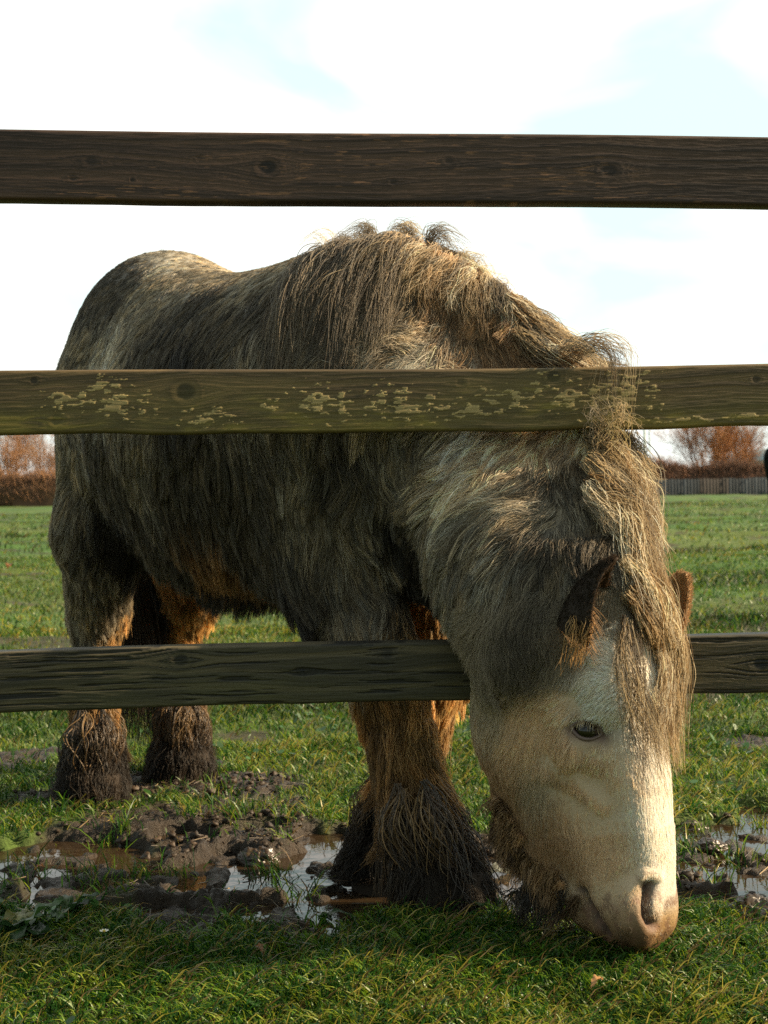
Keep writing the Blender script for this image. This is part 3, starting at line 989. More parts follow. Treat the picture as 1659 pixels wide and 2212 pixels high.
def clump(paths, roots, cell, strength, rs, flyaway=.06, tipw=.75):
    """draw strands together towards their lock's middle strand"""
    n = len(roots)
    nc = max(4, int(n / cell))
    ci = rs.choice(n, nc, replace=False)
    kd = KDTree(nc)
    for i_, j_ in enumerate(ci):
        kd.insert(roots[j_], i_)
    kd.balance()
    own = np.array([kd.find(r_)[1] for r_ in roots.tolist()])
    cpath = paths[ci][own]
    t_ = np.linspace(0, 1, paths.shape[1])[None, :, None]
    k = (t_ ** 1.1) * strength
    if np.ndim(strength):
        k = (t_ ** 1.1) * strength[:, None, None]
    k = k * np.where(rs.rand(n) < flyaway, .15, 1)[:, None, None]
    off = (paths - cpath)
    res = cpath + off * (1 - k * tipw)
    return res, own, nc


def wobble(paths, L, amp, rs, f0=1.0):
    n, m_ = paths.shape[:2]
    t_ = np.linspace(0, 1, m_)[None, :]
    tang = nrm(paths[:, -1] - paths[:, 0])
    a = nrm(np.cross(tang, rs.randn(n, 3)))
    b_ = np.cross(tang, a)
    ph, fr = rs.rand(n, 1) * 6.28, f0 * (.6 + .9 * rs.rand(n, 1))
    ph2 = rs.rand(n, 1) * 6.28
    s1 = np.sin(ph + t_ * fr * 6.28) - np.sin(ph)
    s2 = np.sin(ph2 + t_ * fr * 4.9) - np.sin(ph2)
    A = (amp * L)[:, None, None]
    return paths + A * (a[:, None, :] * s1[..., None] + b_[:, None, :] * .6 * s2[..., None])


def fur(name, wt, n, seg, seed, rad, lift=.35, cell=22, strg=.8, lenmul=1.0, gravity=.25, mat=None, tweak=None, sig=.028, cell2=0, calm=False):
    rs = np.random.RandomState(seed)
    Pn, Nn = sample(wt, n, rs)
    d, L, c, q = coat_field(Pn, sig)
    c = coat_field(Pn - d * .012 + rs.randn(n, 1) * d * .016 + rs.randn(n, 3) * .007, sig)[2]
    ang = (fbm(Pn, 14, 2, seed) - .5) * (0.3 + 3.0 * q) + (fbm(Pn, 60, 1, seed + 3) - .5) * (.3 + .9 * q)
    d = d - Nn * (d * Nn).sum(1, keepdims=True)
    d = nrm(d)
    d = nrm(d * np.cos(ang)[:, None] + np.cross(Nn, d) * np.sin(ang)[:, None])
    L = L * lenmul * (.75 + .5 * rs.rand(n)) * (.8 + .4 * fbm(Pn, 22, 2, 5))
    grav = np.full(n, gravity)
    lf = np.full(n, lift) * (.7 + .6 * rs.rand(n))
    if tweak:
        d, L, c, q, lf, grav = tweak(Pn, Nn, d, L, c, q, lf, grav, rs)
    t_ = np.linspace(0, 1, seg)[None, :, None]
    Lc = L[:, None, None]
    paths = Pn[:, None] + Lc * (d[:, None] * t_ + Nn[:, None] * (lf[:, None, None] * t_ * (1 - .55 * t_)) - UPV * grav[:, None, None] * t_ ** 2) - Nn[:, None] * .002
    side = np.cross(Nn, d)
    cvb = ((fbm(Pn, 19, 2, 61) - .5) * (1.2 + 3.0 * q) + (fbm(Pn, 45, 1, 71) - .5) * 1.6 * q) * (L > .022) * np.where(Pn[:, 2] < .42, .55, 1)
    paths = paths + side[:, None] * (cvb * L)[:, None, None] * t_ ** 2
    paths = wobble(paths, L, .03 + .08 * q, rs)
    if cell2:
        paths, _, _ = clump(paths, Pn, cell2, .5, rs, .1, .8)
    paths, own, nc = clump(paths, Pn, cell, strg, rs)
    paths = wobble(paths, L, .012 + .02 * q, rs, 1.6)
    paths[..., 2] = np.maximum(paths[..., 2], .004 + .012 * rs.rand(n, 1))
    cv = (.42 + 1.15 * rs.rand(nc) ** 1.3)[own] * (.7 + .6 * rs.rand(n)) * (.55 + .9 * fbm(Pn, 13, 3, 31))
    if calm:
        cv = .97 + (cv - .97) * .28
    hue = 1 + (rs.rand(nc)[own][:, None] - .5) * np.array([.22, .06, -.2]) * (.3 if calm else 1)
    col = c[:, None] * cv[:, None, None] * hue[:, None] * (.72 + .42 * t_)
    rr_ = rad * (1 - .75 * np.linspace(0, 1, seg)[None] ** 1.5) * (.7 + .6 * rs.rand(n, 1))
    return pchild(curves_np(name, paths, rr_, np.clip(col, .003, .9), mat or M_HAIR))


vis_w = np.clip((FACING + .45) / .45, .12, 1.0)


def tw_leg(Pn, Nn, d, L, c, q, lf, grav, rs):
    z = Pn[:, 2]
    low = 1 - sstep(.10, .40, z)
    d = nrm(d * (1 - .0 * low[:, None]) - UPV * .6)
    L = L * (1 + .0 * low) + low * .022 * (0.6 + .8 * rs.rand(len(z)))
    L = np.where(z < .05, L * .6, L)
    lf = lf + .0 * low + .12 * (1 - sstep(.03, .16, z))
    grav = grav * (1 - .2 * low)
    mu = (1 - sstep(.09, .25, z + (fbm(Pn, 20, 3, 3) - .5) * .20))[:, None]
    c = c * (1 - mu) + np.array(CK['M']) * mu
    q = q + .5 * low
    return d, L, c, q, lf, grav


def tw_coat(Pn, Nn, d, L, c, q, lf, grav, rs):
    # hair hangs free under the belly and chest
    dn = sstep(.1, .9, -Nn[:, 2])
    d = nrm(d * (1 - .8 * dn[:, None]) + (-UPV) * .8 * dn[:, None])
    L = L * (1 + .05 * dn)
    return d, L, c, q, lf, grav


coatw = vis_w * (~THEAD) * (~TLEG)
fur('coat', coatw * 1.0, 270000, 7, 1, .00046, cell=16, tweak=tw_coat, cell2=150)
fur('leg_hair', TLEG * np.clip(vis_w, .35, 1), 52000, 9, 2, .00065, lift=.30, cell=36, strg=.92, tweak=tw_leg, lenmul=1.0, gravity=.3)
facew = vis_w * THEAD * (np.linalg.norm(TCEN - hit(*EYE)[0], axis=1) > .025)
fur('face_hair', facew, 150000, 5, 3, .00034, lift=.24, lenmul=1.1, cell=14, strg=.5, gravity=.05, sig=.030, calm=True)


TMUZ = THEAD & (THU > .38)
fur('muzzle_fuzz', vis_w * TMUZ * (FACING > -.2), 60000, 4, 13, .00028, lift=.55, lenmul=.85, cell=6, strg=.3, gravity=.05, sig=.024, calm=True)


# ---- locks: long strands laid by hand along guide lines
def catmull(C, n):
    C = np.array(C, float)
    E = np.concatenate([[2 * C[0] - C[1]], C, [2 * C[-1] - C[-2]]])
    s_ = np.linspace(0, len(C) - 1 - 1e-6, n)
    i_ = s_.astype(int)
    t_ = (s_ - i_)[:, None]
    p0, p1, p2_, p3 = E[i_], E[i_ + 1], E[i_ + 2], E[i_ + 3]
    return .5 * (2 * p1 + (p2_ - p0) * t_ + (2 * p0 - 5 * p1 + 4 * p2_ - p3) * t_ ** 2 + (3 * p1 - p0 - 3 * p2_ + p3) * t_ ** 3)


class Locks:
    def __init__(s, seg, seed):
        s.seg, s.rs, s.P, s.R, s.C = seg, np.random.RandomState(seed), [], [], []

    def add(s, pts, n, r0, r1, col, wav=.04, rad=.0005, wf=1.2, lenvar=.4, tipc=1.0, off=.010):
        rs = s.rs
        C, last = [], None
        for q_ in pts:
            if len(q_) == 2:
                px, py = q_
                dd = Vector(ray(px, py)).normalized()
                h = BVH.ray_cast(Vector(CAM), dd)
                if h[0] is not None:
                    p_ = np.array(h[0]) + np.array(h[1]) * off
                else:
                    h_, n_ = hit(px, py)
                    p_ = W(px, py, h_[1] if last is None else .5 * h_[1] + .5 * last[1])
            elif q_[2] > 90:                        # a point given directly: (x, y, 100 + z)
                p_ = np.array([q_[0], q_[1], q_[2] - 100])
            else:
                p_ = W(*q_)
            last = p_
            C.append(p_)
        c_ = catmull(C, s.seg * 3)
        T = nrm(np.gradient(c_, axis=0))
        length = np.linalg.norm(np.diff(c_, axis=0), axis=1).sum()
        e = nrm(rs.randn(n, 3))
        rr_ = rs.rand(n, 1) ** .6
        cut = 1 - lenvar * rs.rand(n) ** 1.5
        tt = np.linspace(0, 1, s.seg)[None] * cut[:, None]
        fi = tt * (len(c_) - 1)
        i0 = np.clip(fi.astype(int), 0, len(c_) - 2)
        fr = (fi - i0)[..., None]
        base = c_[i0] * (1 - fr) + c_[i0 + 1] * fr
        tg = T[i0]
        eo = e[:, None] - tg * (tg * e[:, None]).sum(-1, keepdims=True)
        spread = (r0 + (r1 - r0) * tt)[..., None]
        P_ = base + eo * spread * rr_[:, None]
        P_ = wobble(P_, np.full(n, length), wav, rs, wf)
        P_ = wobble(P_, np.full(n, length), wav * .12, rs, wf * 2.4)
        col = np.array(CK[col] if isinstance(col, str) else col)
        cv = (.65 + .7 * rs.rand(n, 1, 1)) * rs.uniform(.8, 1.2)
        hue = 1 + (rs.rand(n, 1, 1) - .5) * np.array([.2, .05, -.2])
        t3 = np.linspace(0, 1, s.seg)[None, :, None]
        s.P.append(P_)
        s.C.append(np.clip(col * cv * hue * (1 + (tipc - 1) * t3), .003, .9))
        s.R.append(rad * (1 - .7 * np.linspace(0, 1, s.seg)[None] ** 2) * (.7 + .6 * rs.rand(n, 1)))

    def build(s, name, mat=None, push=True, label=None, parent=None):
        P_, C_, R_ = np.concatenate(s.P), np.concatenate(s.C), np.concatenate(s.R)
        if push:
            flat = P_.reshape(-1, 3)
            near = (flat[:, 2] > .0)
            rs = s.rs
            for i_ in np.where(near)[0]:
                v = flat[i_]
                r_ = BVH.find_nearest(Vector(v), .05)
                if r_[0] is not None:
                    n_ = np.array(r_[1])
                    dd = (v - np.array(r_[0])) @ n_
                    if dd < .006:
                        flat[i_] = v + n_ * (.006 - dd + .010 * rs.rand())
            P_ = flat.reshape(P_.shape)
        P_[..., 2] = np.maximum(P_[..., 2], .004)
        o = pchild(curves_np(name, P_, R_, C_, mat or M_HAIR), label)
        return o


TW = (.44, .335, .20)       # tawny mane
TD = (.23, .185, .13)
TL = (.76, .65, .47)
rs = np.random.RandomState(5)
mane = Locks(14, 21)
# withers: hangs down the near shoulder
for k in range(46):
    x = 640 + 260 * rs.rand()
    y = np.interp(x, [600, 700, 820, 900], [612, 545, 505, 520]) + 25 * rs.rand()
    L = rs.uniform(130, 300)
    dx = rs.uniform(-.75, -.25) * (1 if x > 680 else .6)
    x2 = x + dx * L * .6
    y2 = y + L * .5
    x3, y3 = x2 + dx * L * .25 + rs.uniform(-14, 14), y2 + L * .55
    mane.add([(x, y), (x + dx * L * .3, y + L * .18), (x2, y2), (x3, y3)], 70, .012, rs.uniform(.010, .022), [TD, (.16, .125, .09), (.30, .24, .165), (.20, .16, .115)][k % 4], wav=.028, rad=.0005)
# crest between the withers and the curls
for k in range(50):
    x = 850 + 400 * rs.rand() ** .9
    y = np.interp(x, [850, 1000, 1123, 1240], [525, 585, 670, 770]) + rs.uniform(-8, 30)
    L = rs.uniform(80, 200) if x > 1000 else rs.uniform(60, 150)
    a = np.interp(x, [850, 960, 1080, 1250], [-.9, -.5, .25, .9]) + rs.randn() * .25
    b_ = .75
    pts = [(x, y), (x + a * L * .35, y + b_ * L * .2), (x + a * L * .7, y + b_ * L * .6), (x + a * L * .85 + rs.uniform(-12, 12), y + b_ * L)]
    pts = [(px_, min(py_, 800)) for px_, py_ in pts]
    mane.add(pts, 80, .014, rs.uniform(.010, .028), [TW, TD, TL, (.30, .22, .13), (.22, .15, .08)][k % 5], wav=.035, rad=.0004)
# ragged top edge standing against the sky
for k in range(34):
    x = 690 + 560 * rs.rand()
    y = np.interp(x, [600, 700, 820, 900, 1000, 1123, 1240], [605, 550, 512, 520, 580, 665, 765])
    d0 = np.interp(x, [600, 820, 1123, 1240], [2.75, 2.62, 2.46, 2.41])
    h = rs.uniform(18, 50) * (1 if x < 1100 else .6)
    s_ = -1 if x < 820 else rs.choice([-1, 1, 1])
    mane.add([(x, y + 12, d0), (x + s_ * 12, y - h * .6, d0), (x + s_ * h * .9, y - h * rs.uniform(.3, .9), d0 - .01), (x + s_ * h * rs.uniform(1.2, 2.4), y + rs.uniform(-20, 30), d0 - .03)],
             16 if k % 3 else 44, .012, .016, [TD, TL, TW][k % 3], wav=.045, rad=.00036)
# tufts on the top of the neck, sunlight put into their pale colour
for x, y in [(850, 525), (880, 520), (905, 535), (940, 550), (965, 568), (985, 575), (1000, 600), (930, 590), (880, 560)]:
    mane.add([(x, y), (x - 15, y + 25), (x - 45, y + 45), (x - 60, y + 80)], 38, .012, .014, (.64, .48, .30), wav=.05, rad=.00045, off=.015)
# fringe lying along the slope down to the rail
for k in range(26):
    x = rs.uniform(1080, 1230)
    y = np.interp(x, [1080, 1240], [650, 765]) + rs.uniform(-5, 60)
    mane.add([(x, y), (x + 50, y + 45), (x + 105, y + 75), (x + 140, min(y + 90, 800))], 60, .014, .018, [TW, (.22, .14, .07), TL, TD][k % 4], wav=.05, rad=.0005, off=.018)
# curls that loop over the middle rail
for k in range(11):
    x0, y0 = rs.uniform(1195, 1255), rs.uniform(745, 795)
    rx = rs.uniform(35, 95)
    top = rs.uniform(728, 752)
    xe = x0 + rx + rs.uniform(20, 40)
    ye = rs.uniform(775, 905) if k % 3 else rs.uniform(870, 925)
    mane.add([(x0, y0, 2.36), (x0 + rx * .45, top + 8, 2.28), (x0 + rx, top, 2.22), (xe + 8, top + 32, 2.19), (xe + rs.uniform(-18, 10), ye, 2.19)], 11, .005, .004, [TD, TW, (.22, .14, .07)][k % 3], wav=.025, rad=.00040, lenvar=.3)
# below the rail: thick tawny mane along the far side of the neck
for k in range(46):
    x0 = rs.uniform(1262, 1350)
    y0 = rs.uniform(925, 1180)
    L = rs.uniform(140, 300)
    if x0 < 1318:
        y0 = min(y0, 1090)
        L = max(50, min(L, 1170 - y0))
    xr = np.interp(y0 + L * .6, [930, 1050, 1200, 1300, 1400], [1385, 1402, 1405, 1440, 1475])
    x1 = x0 + (xr - x0) * rs.uniform(.25, .95)
    mane.add([(x0, y0), (x0 + (x1 - x0) * .5, y0 + L * .25), (x1, y0 + L * .6), (x1 + rs.uniform(-8, 30), y0 + L)], 85, .016, .026, [TW, TL, (.22, .14, .07), (.40, .30, .17), TD][k % 5], wav=.04, rad=.00042, off=.015)
for k in range(20):           # shaggy outer edge on the right
    y0 = rs.uniform(940, 1230)
    x0 = np.interp(y0, [940, 1050, 1200, 1240], [1340, 1350, 1352, 1370])
    L = rs.uniform(60, 150)
    mane.add([(x0, y0, 2.28), (x0 + 32, y0 + L * .3, 2.25), (x0 + 55, y0 + L * .7, 2.23), (x0 + rs.uniform(45, 90), y0 + L, 2.22)], 55, .014, .022, [TW, TL, TD][k % 3], wav=.05, rad=.00045)
for k in range(6):           # tuft standing up in front of the rail's lower edge
    x0, y0 = rs.uniform(1270, 1350), rs.uniform(935, 1000)
    ux = rs.uniform(-30, 70)
    mane.add([(x0, y0, 2.27), (x0 + ux * .3, y0 - 38, 2.19), (x0 + ux, y0 - rs.uniform(55, 105), 2.175), (x0 + ux * 1.6, y0 - rs.uniform(50, 90), 2.17)], 15, .018, .016, [TW, (.30, .24, .12), TD][k % 3], wav=.06, rad=.00042)
mane.build('mane')

fl = Locks(16, 33)
for k in range(50):
    x0, y0 = rs.uniform(1328, 1420), rs.uniform(1195, 1300)
    f_ = rs.rand() ** .8
    x3 = 1370 + 100 * f_ + rs.uniform(-10, 8)
    y3 = 1470 + 210 * rs.rand() ** .8
    xm = max(x0 + 12, 1374 + 88 * f_)
    d0 = 2.10
    fl.add([(x0, y0), (x0 + (xm - x0) * .6, y0 + 75), (xm + 6, 1420 + rs.uniform(-20, 20), 2.075 + .04 * f_), (xm + (x3 - xm) * .7, 1520, 2.055 + .045 * f_), (x3, y3, 2.035 + .05 * f_)], 38, .013, .013,
           [TW, (.24, .155, .075), TL, (.20, .13, .065), TW][k % 5], wav=.026, rad=.00045, wf=.9, lenvar=.62, off=.02)
for k in range(12):
    x0, y0 = rs.uniform(1330, 1380), rs.uniform(1330, 1380)
    x3 = rs.uniform(1330, 1420)
    fl.add([(x0, y0), (x0 + 8, 1470), ((x0 + x3) / 2 + 20, 1600), (x3 + 30, rs.uniform(1650, 1800))], 10, .006, .010, [TD, TW, (.09, .06, .035)][k % 3], wav=.035, rad=.0004, wf=.8, off=.012)
fl.build('forelock')

bd = Locks(9, 44)
for k in range(90):
    f_ = rs.rand()
    x0 = np.interp(f_, [0, .4, .75, 1], [1065, 1085, 1140, 1215]) + rs.uniform(2, 40)
    y0 = np.interp(f_, [0, .4, .75, 1], [1740, 1800, 1870, 1925]) + rs.uniform(-25, 15)
    L = rs.uniform(50, 100) * (.6 + .4 * f_)
    xe = x0 - rs.uniform(5, 45) * (1 - .5 * f_)
    bd.add([(x0, y0), ((x0 + xe) / 2 - 4, y0 + L * .5), (xe, y0 + L)], 36, .012, .014, ['B', (.36, .23, .125), (.28, .18, .095), (.16, .10, .055)][k % 4], wav=.04, rad=.00045, off=.006)
for k in range(22):
    x0, y0 = rs.uniform(1110, 1225), rs.uniform(1890, 1935)
    bd.add([(x0, y0), (x0 - 4, y0 + 40), (x0 + rs.uniform(-45, 5), y0 + rs.uniform(65, 105))], 14, .010, .004, 'K', wav=.06, rad=.0006)
bd.build('beard')

wh = Locks(7, 55)
for k in range(30):
    x0, y0 = (rs.uniform(1240, 1350) if k % 4 else rs.uniform(1415, 1440)), rs.uniform(1930, 2025)
    wh.add([(x0, y0), (x0 + rs.uniform(-8, 20), y0 + 25), (x0 + rs.uniform(-35, 40), y0 + rs.uniform(30, 75))], 1, 0, 0, TD, wav=.04, rad=.0002, off=.001)
wh.build('whiskers', push=False)

tl = Locks(14, 66)
for k in range(34):
    a, b_ = rs.randn(2) * .03
    e = rs.randn() * .045
    tl.add([(-.68 + a * .3, 3.42, 101.12), (-.70 + a, 3.50 + b_, 100.95), (-.64 + a, 3.52 + b_, 100.65), (-.60 + e, 3.50 + b_, 100.35), (-.60 + e * 1.3, 3.46 + b_, 100.02 + .12 * rs.rand())], 60, .02, .012,
           (.06, .04, .025) if k % 2 else 'M', wav=.02, rad=.0008)
tl.build('tail', push=False)

# ragged muddy feathering round the hooves
HOOVES = [(.085, 2.285, 'near fore'), (-.01, 2.505, 'far fore'), (-.67, 3.13, 'near hind'), (-.505, 3.38, 'far hind')]
ft = Locks(11, 77)
for hi, (hx, hy, _) in enumerate(HOOVES):
    hx0 = hx + (-.05 if hi == 0 else .02 if hi == 1 else 0)
    for k in range(52 if hi < 2 else 44):
        a = rs.uniform(0, 6.28)
        ca, sa = math.cos(a), math.sin(a)
        z0 = rs.uniform(.09, .22)
        R1 = rs.uniform(.048, .100) * (1.45 if hi == 0 and ca > .3 else .8 if hi < 2 and ca < 0 else 1) * (.82 if hi < 2 else .72)
        lean = np.interp(z0, [.1, .27], [.4, 1.0])
        px_ = hx + (hx0 - hx) * lean
        tip = (hx + ca * R1, hy + sa * R1, 100 + rs.uniform(.003, .04))
        mid1 = (px_ * .6 + hx * .4 + ca * .052, hy + sa * .055 + .02, 100 + z0 * .72)
        mid2 = (hx + ca * (R1 * .72), hy + sa * R1 * .72, 100 + z0 * .34)
        mud_ = z0 < .2 or k % 3
        ft.rs.rand()
        ft.add([(px_ + ca * .035, hy + sa * .035 + .03, 100 + z0), mid1, mid2, tip], 15, .008, .0010, [(.13, .080, .040), (.07, .046, .028), (.22, .135, .060), (.05, .035, .022)][k % 4], tipc=.30, wav=rs.uniform(.04, .10), rad=.00085, lenvar=.15, wf=1.3)
ft.build('feathering', mat=M_WETHAIR, push=False, label='mud-soaked feathering hanging over the hooves')

# hooves
M_HOOF = simple_mat('hoof_horn', (.03, .022, .016), .85, .15)
for hx, hy, _ in HOOVES:
    th = np.linspace(0, 2 * np.pi, 33)[:-1]
    rings = []
    for z_, r_ in [(-.03, .074), (.0, .072), (.03, .066), (.062, .058), (.070, .05)]:
        rings.append(np.stack([hx + FW[0] * .01 + r_ * np.cos(th) * (1 + .1 * np.cos(th)), hy + FW[1] * .01 + r_ * np.sin(th), np.full(32, z_)], -1))
    Vh = np.concatenate(rings + [np.array([[hx, hy, .072]])])
    ii = np.arange(160).reshape(5, 32)
    nn_ = np.roll(ii, -1, 1)
    Fh = np.stack([ii[:-1], nn_[:-1], nn_[1:], ii[1:]], -1).reshape(-1, 4)
    Ft = np.stack([ii[4], nn_[4], np.full(32, 160)], -1)
    pchild(mesh_np('hoof', Vh, [Fh, Ft], M_HOOF))

# ears
M_EAR = tint_mat('ear_skin', rough=.6, spec=.2, trans=.25)


def make_ear(B, T, O, wid, cin, cout, seed):
    B, T, O = np.array(B), np.array(T), unit(O)
    A = unit(T - B)
    L = np.linalg.norm(T - B)
    O = unit(O - A * (O @ A))
    Sd = np.cross(A, O)
    ns, na = 26, 25
    s_ = np.linspace(0, 1, ns)[:, None]
    a_ = np.linspace(-1, 1, na)[None]
    prof = wid * (np.sin(np.pi * np.clip(s_ * .62 + .33, 0, 1)) ** .8) * (1 - s_ ** 5) + .002
    prof = wid * .75 * (1 - s_) ** .9 * (1 + 1.6 * s_) + .0012
    arc = 1.95 - 1.0 * s_
    sh = []
    for th in (0, .0035):
        Rr = prof / np.sin(np.minimum(arc, 1.57)) + th
        x_ = Rr * np.sin(a_ * arc)
        y_ = -(Rr * np.cos(a_ * arc)) + prof * .3
        bend = .10 * L * s_ ** 2
        sh.append(B + A * (s_ * L)[..., None] + Sd * x_[..., None] + O * (y_ + bend)[..., None])
    Ve = np.concatenate([sh[0].reshape(-1, 3), sh[1].reshape(-1, 3)])
    ii = np.arange(ns * na).reshape(ns, na)
    q1 = np.stack([ii[:-1, :-1], ii[:-1, 1:], ii[1:, 1:], ii[1:, :-1]], -1).reshape(-1, 4)
    q2 = q1[:, ::-1] + ns * na
    rim = np.concatenate([ii[:, 0], ii[-1, 1:], ii[::-1, -1][1:]])
    q3 = np.stack([rim[:-1], rim[1:], rim[1:] + ns * na, rim[:-1] + ns * na], -1)
    cc_ = np.concatenate([np.tile(cin, (ns * na, 1)), np.tile(cout, (ns * na, 1))])
    o = pchild(mesh_np('ear', Ve, [q1, q2, q3], M_EAR, cols=cc_))
    # short fur over the outside, long tufts inside
    rs = np.random.RandomState(seed)
    n = 5200
    i_, j_ = rs.randint(0, ns - 1, n), rs.randint(0, na, n)
    inner = rs.rand(n) < .35
    root = np.where(inner[:, None], sh[0][i_, j_], sh[1][i_, j_]) + rs.randn(n, 3) * .0015
    cen = B + A * (i_ / ns * L)[:, None]
    out_n = nrm(root - cen) * np.where(inner, -1, 1)[:, None]
    tuft = inner & (i_ < 12) & (rs.rand(n) < .55)
    Lh = np.where(inner, np.where(tuft, .020, .008), .0075) * (.6 + .8 * rs.rand(n))
    dirn = nrm(np.where(tuft[:, None], O * .9 - UPV * .8 + A * .2, A * 1.0 + out_n * .25) + rs.randn(n, 3) * .18)
    t_ = np.linspace(0, 1, 5)[None, :, None]
    Pe = root[:, None] + Lh[:, None, None] * (dirn[:, None] * t_ - UPV * .3 * t_ ** 2)
    ce = np.where(tuft[:, None], np.array([.34, .19, .08]), np.where(inner[:, None], np.array(cin), np.array(cout)))
    ce = ce[:, None] * (.6 + .8 * rs.rand(n, 1, 1)) * np.ones((1, 5, 1))
    eh = curves_np('ear_hair', Pe, .00045 * np.linspace(1, .3, 5)[None], ce, M_HAIR)
    eh.parent = o
    return o


eb, _ = hit(1240, 1365)
make_ear(eb + HW * .004 + HV * .004, W(1320, 1199, eb[1] - .035), HV * .9 + HW * .30, .050, (.06, .035, .02), (.035, .025, .018), 3)
fb = hp(.085, .035, .075)
make_ear(W(1428, 1352, fb[1] - .01), W(1479, 1238, fb[1] - .01), (-.25, -1, 0), .030, (.46, .28, .14), (.46, .28, .14), 4)  # far ear: its lit look is put into the lighter brown
tf = Locks(8, 88)
for k in range(5):
    x0, y0 = rs.uniform(1240, 1285), rs.uniform(1310, 1375)
    tf.add([(x0, y0, eb[1] - .04), (x0 - 4, y0 + 35, eb[1] - .05), (x0 - rs.uniform(5, 45), y0 + rs.uniform(70, 150), eb[1] - .03)], 14, .006, .004, (.46, .28, .12), wav=.05, rad=.0004)
tf.build('ear_tuft')

# eye
ep, en = hit(*EYE)
M_EYE = simple_mat('eye', (.006, .004, .003), .10, .4)
M_EYE.node_tree.nodes['Principled BSDF'].inputs['Coat Weight'].default_value = .35


def ball(name, c, r_, mat, n=32):
    th, ph = np.linspace(0, np.pi, n // 2 + 1), np.linspace(0, 2 * np.pi, n + 1)[:-1]
    T_, P_ = np.meshgrid(th[1:-1], ph, indexing='ij')
    Vb = np.stack([np.sin(T_) * np.cos(P_), np.sin(T_) * np.sin(P_), np.cos(T_)], -1).reshape(-1, 3)
    Vb = np.concatenate([Vb, [[0, 0, 1], [0, 0, -1]]])
    k = len(th) - 2
    ii = np.arange(k * n).reshape(k, n)
    nn_ = np.roll(ii, -1, 1)
    q_ = np.stack([ii[:-1], ii[1:], nn_[1:], nn_[:-1]], -1).reshape(-1, 4)
    t1 = np.stack([np.full(n, k * n), ii[0], nn_[0]], -1)
    t2 = np.stack([np.full(n, k * n + 1), nn_[-1], ii[-1]], -1)
    return mesh_np(name, c + Vb * r_, [q_, t1, t2], mat)


eye = pchild(ball('eye', ep - en * .0045, .0188, M_EYE))
ea = unit(np.cross(en, UPV)) * (1 if np.cross(en, UPV) @ rt > 0 else -1)
ea = unit(ea - UPV * .18)
eb2 = unit(np.cross(ea, en))
eb2 = eb2 if eb2[2] > 0 else -eb2
ta_, tb_ = np.meshgrid(np.linspace(0, 2 * np.pi, 49)[:-1], np.linspace(0, 2 * np.pi, 9)[:-1], indexing='ij')
lid_r = .0030 + .0012 * (np.sin(ta_) > 0)
lx = (.0182 + .004 * np.cos(ta_) ** 8 + lid_r * np.cos(tb_)) * np.cos(ta_)
ly = (.0132 + lid_r * np.cos(tb_)) * np.sin(ta_)
lz = lid_r * np.sin(tb_) - .006 * np.cos(ta_) ** 2
Vl = ep + en * .0095 + ea * lx[..., None] + eb2 * ly[..., None] + en * lz[..., None]
il = np.arange(48 * 8).reshape(48, 8)
i2, i3 = np.roll(il, -1, 0), np.roll(il, -1, 1)
lid = pchild(mesh_np('eyelid', Vl.reshape(-1, 3), np.stack([il, i2, np.roll(i2, -1, 1), i3], -1).reshape(-1, 4), simple_mat('lid_skin', (.13, .085, .07), .5)))
ls = Locks(8, 99)
for k in range(34):
    f_ = rs.rand()
    x0 = 1241 + 58 * f_
    y0 = np.interp(f_, [0, .3, .7, 1], [1568, 1556, 1556, 1572]) + rs.uniform(-2, 2)
    a_, _ = hit(x0, y0)
    q0 = ep + en * .0145 + ea * (-.017 + .034 * f_) + eb2 * (.0140 * math.sin(math.acos(np.clip(-1 + 2 * f_, -.98, .98))))
    q2_ = q0 + en * rs.uniform(.004, .009) - eb2 * rs.uniform(.009, .018) + ea * (.012 * (f_ - .5) + rs.uniform(-.002, .002))
    q1_ = (q0 + q2_) / 2 + en * .006
    ls.add([(*q0[:2], 100 + q0[2]), (*q1_[:2], 100 + q1_[2]), (*q2_[:2], 100 + q2_[2])], 1, 0, 0, (.60, .49, .33) if k % 4 else (.12, .08, .05), wav=.02, rad=.00042)
lo_ = ls.build('eyelashes', push=False)
